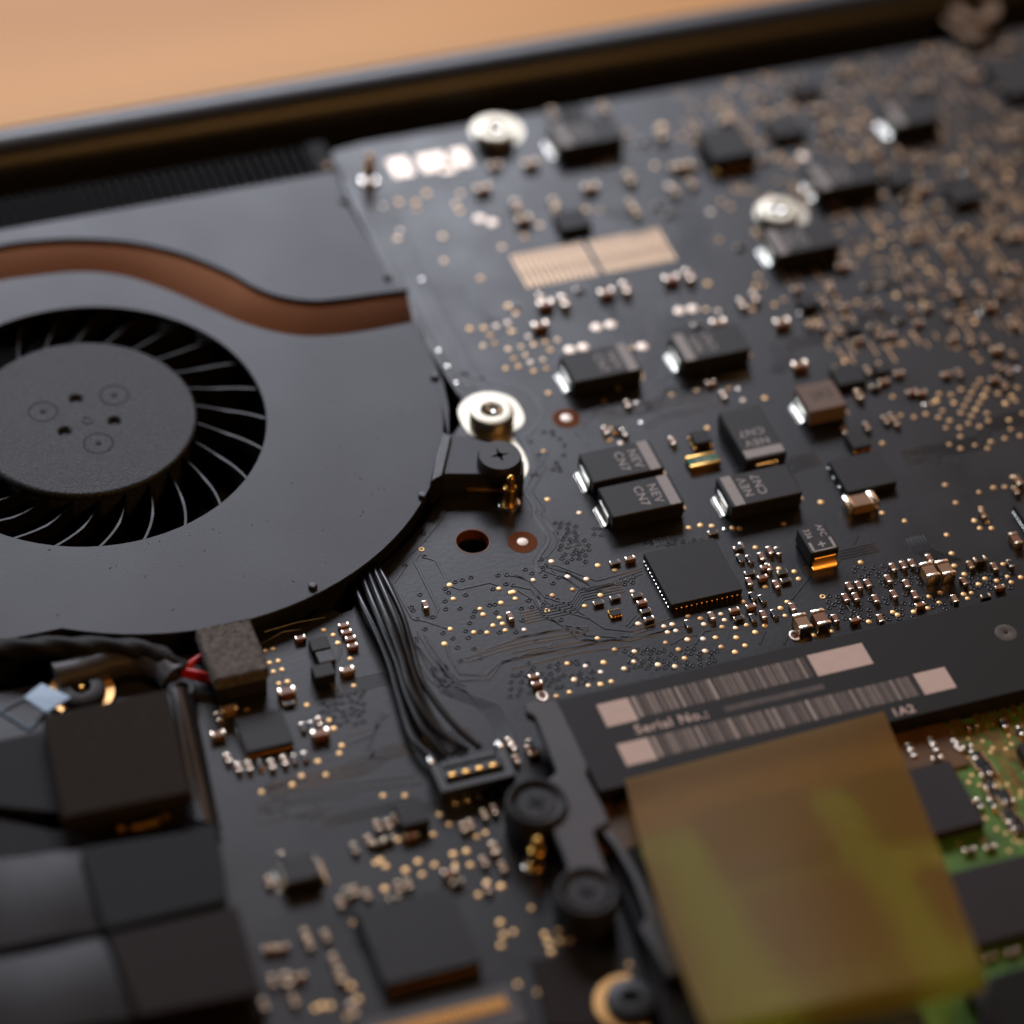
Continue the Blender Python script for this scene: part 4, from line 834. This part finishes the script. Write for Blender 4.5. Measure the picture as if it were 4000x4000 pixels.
# silver clip
cl = thing('silver_clip', 'shiny folded silver clip at the left edge beside the gold-ringed screw', 'clip', z1(170, 440, 0))
o0 = z1(170, 440, 0)
def rl(lst, o): return [(p[0]-o[0], p[1]-o[1], p[2]) for p in lst]
A = rl([z1(*k) for k in ((112, 402, 2.5), (195, 336, 2.1), (335, 400, 2.2), (218, 472, 2.9))], o0)
place('plate', sheet('plate', 'clip_silver', [[A[0], A[1]], [A[3], A[2]]], 0.25), cl)
for s in (((0, 462), (140, 548)), ((140, 548), (218, 472)), ((0, 462), (112, 402))):
    P = rl([z1(s[0][0], s[0][1], 2.0), z1(s[1][0], s[1][1], 2.0)], o0); place('edge_bar', tube_me('edge_bar', 'clip_silver', P, 0.22, 8), cl)
ct = thing('black_side_block', 'black block left of the padded connector', 'connector', z1(90, 720, 0))
o0 = z1(90, 720, 0)
place('body', plate('body', 'case_dark', [[(p[0]-o0[0], p[1]-o0[1]) for p in (z1(-200, 640, 3), z1(200, 560, 3), z1(290, 930, 3), z1(-200, 880, 3))]], 0.3, 3.0, 0.3), ct)

# ribbon cables at lower left
def ribbon_cable(label, quad, panel, pm, z, grp):
    o0 = z1(*quad[0], z); t = thing('ribbon_cable', label, 'ribbon cable', (o0[0], o0[1], 0), grp)
    a, b2, c2, d2 = [np.array(z1(x, y, z)) for x, y in quad]; rows = []
    for i in range(17):
        s = i/16; row = []
        for j in range(9):
            u = j/8; p = (a+(b2-a)*s)*(1-u)+(d2+(c2-d2)*s)*u
            row.append((p[0]-o0[0], p[1]-o0[1], z+0.10*math.sin(s*9+u*2)+0.22*math.sin(math.pi*u)-0.1))
        rows.append(row)
    place('strip', sheet('strip', 'flex_dark', rows, 0.25), t)
    pq = [z1(x, y, z+0.8) for x, y in panel]
    place('stiffener', plate('stiffener', pm, [[(p[0]-o0[0], p[1]-o0[1]) for p in pq]], z+0.2, z+0.9, 0.15), t)
ribbon_cable('grey ribbon cable ending in a black panel, in front of the padded connector', ((-250, 1175), (385, 1105), (495, 1480), (-250, 1610)), ((388, 1108), (1015, 1010), (1065, 1345), (500, 1482)), 'tape_black', 3.4, 'ribbon cables at the lower left')
ribbon_cable('grey ribbon cable ending in a dark brown panel, nearest the lower left corner', ((-250, 1670), (515, 1518), (655, 1890), (-250, 2050)), ((520, 1518), (1110, 1385), (1225, 1780), (660, 1892)), 'tape_brown', 3.4, 'ribbon cables at the lower left')
o0 = z1(0, 1000, 0)
df = thing('dark_underframe', 'black frame under the ribbon cables in the lower left corner', 'frame', (o0[0], o0[1], 0))
place('frame', plate('frame', 'case_dark', [[(p[0]-o0[0], p[1]-o0[1]) for p in (z1(-400, 900, 2), z1(250, 1040, 2), z1(1010, 1010, 2), z1(1060, 1400, 2), z1(1240, 1900, 2), z1(900, 2300, 2), z1(-400, 2300, 2))]], 0.3, 2.4, 0.2), df)
bt = thing('brown_tape', 'dark brown tape patch on the board left of the gold crescent screw', 'tape', z5(0, 0, 0))
o0 = z5(0, 0, 0)
def z6(x, y, z=0): return at(1200+x*0.7764, 3400+y*0.7764, z)
place('patch', plate('patch', 'tape_brown2' if 'tape_brown2' in MAT else 'tape_brown', [[(p[0]-o0[0], p[1]-o0[1]) for p in (z6(1130, 470), z6(1340, 430), z6(1480, 800), z6(1210, 800))]], 0.02, 0.35, 0.05), bt)

# ------------------------------------------------------------------ bracket, labelled plate, memory module
PZ = 3.0
br = thing('drive_bracket', 'dark grey metal bracket with two rubber washers beside the labelled plate', 'bracket', (-10, -40, 0))
def z2(x, y, z=0): return at(1900+x*0.7246, 2600+y*0.7246, z)
def rb(lst): return [(p[0]+10, p[1]+40) for p in lst]
body = [z2(x, y, PZ) for x, y in ((222, 215), (262, 196), (385, 196), (432, 310), (540, 510), (532, 590), (622, 760), (655, 840), (600, 870), (570, 890), (600, 990), (640, 1090), (680, 1190), (600, 1290), (430, 1180), (452, 1080), (400, 950), (350, 850), (250, 800), (340, 620), (395, 570), (335, 430), (268, 268), (225, 245))]
place('arm', plate('arm', 'bracket_grey', [rb(body)], PZ-1.0, PZ, 0.15), br)
rail = [z2(x, y, PZ) for x, y in ((640, 830), (725, 945), (865, 1190), (960, 1350), (1045, 1640), (985, 1650), (900, 1500), (840, 1400), (875, 1340), (800, 1130), (700, 960), (625, 870))]
place('side_rail', plate('side_rail', 'bracket_grey', [rb(rail)], PZ-1.6, PZ-0.3, 0.12), br)
under = [z2(x, y, 1.0) for x, y in ((600, 620), (760, 900), (1000, 1380), (1100, 1700), (1180, 2100), (1000, 2100), (800, 1400), (640, 1000))]
place('under_frame', plate('under_frame', 'case_dark', [rb(under)], 0.1, 1.4, 0.1), br)
for i, (x, y) in enumerate(((272, 722), (545, 1205))):
    p = z2(x, y, 3.6)
    w = thing('rubber_washer', ('black rubber washer and screw at the back end of the bracket' if i == 0 else 'black rubber washer and screw at the front end of the bracket'), 'washer', (p[0], p[1], 0.1), 'rubber washers on the bracket')
    place('grommet', lathe_me('grommet', 'rubber_black', ((2.5, 0), (2.7, 1.0), (2.7, 2.9), (2.6, 3.25), (2.4, 3.35), (2.15, 3.25), (2.05, 2.7), (0, 2.7)), 48), w)
    place('screw_head', lathe_me('screw_head', 'rubber_black', ((1.75, 2.7), (1.75, 2.95), (1.65, 3.02), (0.45, 3.02), (0.40, 2.6), (0, 2.5)), 36), w)
for w in [o for o in COL.objects if o.name.startswith('rubber_washer')]:
    for a in (0.3, 0.3+math.pi/2): place('cross_slot', box_me('cross_slot', 'case_dark', 1.7, 0.36, 0.03, 0), w, (0, 0, 3.01+0.005*a), a)  # no slots cut; dark strips stand in for their shade
lx0, lx1, ly0, ly1 = -5.4, 62, -37.05, -26.25
pl = thing('label_plate', 'flat black plate printed with two barcodes and Serial No. lettering', 'plate', (lx0, ly1, 0))
place('plate_body', plate('plate_body', 'label_black', [[(0, 0), (lx1-lx0, 0), (lx1-lx0, ly0-ly1), (0, ly0-ly1)]], 0.6, PZ, 0.12), pl)
def on(x, y): p = at(x, y, PZ); return p[0]-lx0, p[1]-ly1
def rect(q, m, name='printed_block'):
    P = [on(*k) for k in q]; x0 = (P[0][0]+P[3][0])/2; x1 = (P[1][0]+P[2][0])/2; y1 = (P[0][1]+P[1][1])/2; y0 = (P[2][1]+P[3][1])/2
    place(name, box_me(name, m, x1-x0, y1-y0, 0.012, 0), pl, ((x0+x1)/2, (y0+y1)/2, PZ)); return x0, x1, y0, y1
A = rect(((2331, 2753), (2455, 2725), (2492, 2813), (2370, 2841)), 'label_white')
Bb = rect(((2409, 2908), (2528, 2882), (2572, 2963), (2448, 2994)), 'label_white')
Cc = rect(((3155, 2562), (3362, 2510), (3414, 2590), (3194, 2644)), 'label_white')
Dd = rect(((3566, 2634), (3688, 2605), (3737, 2683), (3615, 2716)), 'label_white')
def bars(x0, x1, y0, y1, mid):
    x = x0+0.12; place('bar_ground', box_me('bar_ground', 'bar_ground', x1-x0-0.2, y1-y0, 0.008, 0), pl, ((x0+x1)/2, (y0+y1)/2, PZ))
    pat = [0.22, 0.12, 0.12, 0.3, 0.45, 0.14, 0.2, 0.12, 0.5, 0.14, 0.12, 0.25, 0.16, 0.36, 0.12, 0.14]; i = 0
    while x < x1-0.4:
        w = pat[(i*7+3) % 16]*(1.0 if x < mid else 0.5); g = 0.14+0.10*((i*5) % 3)
        if x >= mid: g *= 0.6
        place('barcode_bar', box_me('barcode_bar', 'label_bar_light' if i % 4 == 0 else 'label_bar', round(w, 2), round(y1-y0-0.02, 3), 0.016, 0), pl, (x+w/2, (y0+y1)/2, PZ)); x += w+g; i += 1
mat('bar_ground', (0.040, 0.032, 0.030), 0.6, spec=0.2)
bars(A[1]+0.15, Cc[0]-0.1, (A[2]+Cc[2])/2+0.15, (A[3]+Cc[3])/2-0.05, on(2830, 2700)[0])
bars(Bb[1]+0.15, Dd[0]-0.1, (Bb[2]+Dd[2])/2+0.1, (Bb[3]+Dd[3])/2-0.05, on(3200, 2800)[0])
p = on(2620, 2828); place('lettering', text_me('Serial No.:', 'label_white', 1.45, 1.1), pl, (p[0]+0.15, (A[2]+Bb[3])/2, PZ+0.01))
p = on(3000, 2730); place('faded_print', box_me('faded_print', 'label_grey', 9.6, 0.62, 0.01, 0), pl, (p[0]+0.6, (A[2]+Bb[3])/2, PZ))
p = on(3527, 2783); place('lettering', text_me('1A2', 'label_white', 1.3, 1.05), pl, (p[0]+0.1, p[1]+0.15, PZ+0.01))
p = on(3929, 2471); place('printed_disc', lathe_me('printed_disc', 'label_grey', ((1.02, 0), (0.98, 0.012), (0.2, 0.012), (0.18, 0)), 32), pl, (p[0], p[1], PZ))
place('disc_centre', disc_me('case_dark', 0.2, 0.01, 16), pl, (p[0], p[1], PZ))

# memory module
MZ = 1.2
mm = thing('memory_module', 'green memory module with black chips, partly under the amber film', 'memory module', (0, -40, 0))
place('substrate', plate('substrate', 'dimm_green', [[(-5, 2.6), (66, 2.6), (66, -45), (-5, -45)]], MZ-1.0, MZ, 0.05), mm)
def z7(x, y, z=0): return at(3300+x*0.7246, 2600+y*0.7246, z)
CZ = MZ+1.1
a, b2, c2 = z7(385, 548, CZ), z7(570, 510, CZ), z7(755, 842, CZ); d2 = z7(520, 900, CZ)
w = b2[0]-a[0]; h1 = abs(c2[1]-b2[1])
x1 = (b2[0]+c2[0])/2
def mchip(x0, x1, y0, y1): place('memory_chip', box_me('memory_chip', 'dimm_chip', round(x1-x0, 2), round(y1-y0, 2), 1.1, 0.08), mm, ((x0+x1)/2, (y0+y1)/2+40, MZ))
a2, b3, c3, d3 = z7(605, 1108, CZ), z7(892, 1040, CZ), z7(1150, 1390, CZ), z7(740, 1500, CZ)
CH1 = ((a[0]+d2[0])/2-6.3, (b2[0]+c2[0])/2, (c2[1]+d2[1])/2, (a[1]+b2[1])/2)
mchip(*CH1)
w2 = CH1[1]-CH1[0]
mchip(CH1[0]+0.6, CH1[1]+3.2, (d3[1]), (a2[1]+b3[1])/2)
p = z7(930, 420, CZ); mchip(p[0], p[0]+9, p[1]-7, p[1])
# chips hidden under the film
g1 = CH1[0]-4.2
mchip(g1-10, g1, CH1[2]-0.6, CH1[3]); mchip(g1-9.6, g1+0.3, d3[1]-1, (a2[1]+b3[1])/2+1.5)
mchip(CH1[0]+0.6, CH1[1]+3.2, d3[1]-13, d3[1]-3.5); mchip(g1-9.3, g1+0.3, d3[1]-13, d3[1]-3.5)
place('contact_strip', box_me('contact_strip', 'strip_brown', CH1[1]+2-(CH1[0]-24), 5.2, 0.25, 0.05), mm, ((CH1[1]+2+CH1[0]-24)/2, 40-39.9, MZ))
# passives on the module
bm = bmesh.new(); bmt = bmesh.new()
for (x, y, v) in ((350, 440, 1), (368, 465, 1), (470, 410, 1), (488, 435, 1), (690, 330, 0), (860, 310, 1), (665, 440, 0), (700, 480, 1), (765, 590, 0), (790, 660, 0), (800, 740, 1), (890, 735, 0), (905, 860, 1), (730, 740, 1), (675, 995, 0), (790, 980, 0), (785, 1570, 0), (905, 1545, 0), (950, 350, 1), (600, 420, 1), (620, 435, 1), (500, 500, 0)):
    p = z7(x, y, MZ+0.4)
    o = place('chip_resistor', box_me('chip_resistor', 'resistor_black', 0.9, 0.5, 0.4, 0.04), mm, (p[0], p[1]+40, MZ), math.pi/2 if v else 0)
    t = box_me('terminal', 'end_cap', 0.26, 0.55, 0.44, 0.08, z=0.0, seg=2)
    place('terminal', t, o, (0.4, 0, 0)); place('terminal', t, o, (-0.4, 0, 0))
for (xa, ya, xb, yb) in ((705, 480, 790, 580), (760, 630, 900, 730), (870, 780, 960, 880)):
    for s in (0, 1):
        for k in range(2):
            p = z7(xa+(xb-xa)*(0.25+0.5*k)-14+28*s, ya+(yb-ya)*(0.25+0.5*k)+8-16*s, MZ+0.4)
            o = place('resistor_array', box_me('resistor_array', 'resistor_black', 0.6, 1.7, 0.35, 0.05), mm, (p[0], p[1]+40, MZ))
            for e in (-1, 1):
                for q in range(4): place('terminal', box_me('terminal', 'gold_pad', 0.2, 0.24, 0.3, 0.04), o, (e*0.36, -0.66+0.44*q, 0))
for _ in range(760):
    x = rng.uniform(16, 44); y = rng.uniform(-37.4, -45.5) if rng.random() < 0.5 else rng.uniform(-72, -45)
    if CH1[0] < x < CH1[1]+3 and y < CH1[3]: continue
    L = rng.uniform(0.5, 2.6); add_box(bm, x, y+40, MZ, 0.22 if rng.random() < 0.8 else L*0.4, L, rng.uniform(0.02, 0.05))
for _ in range(220): lathe(bmt, ((0.2, 0), (0.2, 0.04), (0, 0.06)), 8, rng.uniform(16, 46), rng.uniform(-60, -38)+40, MZ)
place('module_traces', finish(bm, 'module_traces', 'dimm_trace'), mm, kind='stuff'); place('module_pads', finish(bmt, 'module_pads', 'gold_pad'), mm, kind='stuff')
# black bar modelled in place of the dark cavity at the lower right corner
p0 = z7(800, 1690, 3)
dk = thing('cavity_fill_bar', 'black bar standing in for the dark cavity at the bottom right corner beyond the film', 'frame', (p0[0], p0[1], 0))
place('bar', plate('bar', 'case_dark', [[(0, 0), (26, 1.0), (26, -20), (-24, -20), (-24, -6), (-4, -5)]], 0.3, 3.2, 0.3), dk)

# amber protective film
fm = thing('amber_film', 'translucent amber film curving over the green memory module', 'film', (5, -38, 0))
tl, tr = (2440, 3045), (3452, 2778); bl, brr = (2750, 4010), (3840, 3782)
rows = []
NI, NJ = 34, 20
for i in range(NI+1):
    t = i/NI; z = 3.15+2.6*t+4.0*t*t; row = []
    for j in range(NJ+1):
        u = j/NJ
        lxx = tl[0]+(bl[0]-tl[0])*t-25*math.sin(math.pi*t); lyy = tl[1]+(bl[1]-tl[1])*t
        rxx = tr[0]+(brr[0]-tr[0])*t+10*math.sin(math.pi*t); ryy = tr[1]+(brr[1]-tr[1])*t
        row.append([a-b for a, b in zip(at(lxx+(rxx-lxx)*u, lyy+(ryy-lyy)*u, z+2.2*math.sin(math.pi*u)*min(1, 2.5*t)), (5, -38, 0))])
    rows.append(row)
# folded hem at the near end
for k in range(1, 9):
    a = k/8*math.pi*0.9; row = []
    for j in range(NJ+1):
        q = rows[NI][j]; row.append((q[0]-0.2*math.sin(a), q[1]-1.0*math.sin(a)-0.3*k/8, q[2]-1.1*(1-math.cos(a))))
    rows.append(row)
place('sheet', sheet('sheet', 'film', rows, 0), fm)
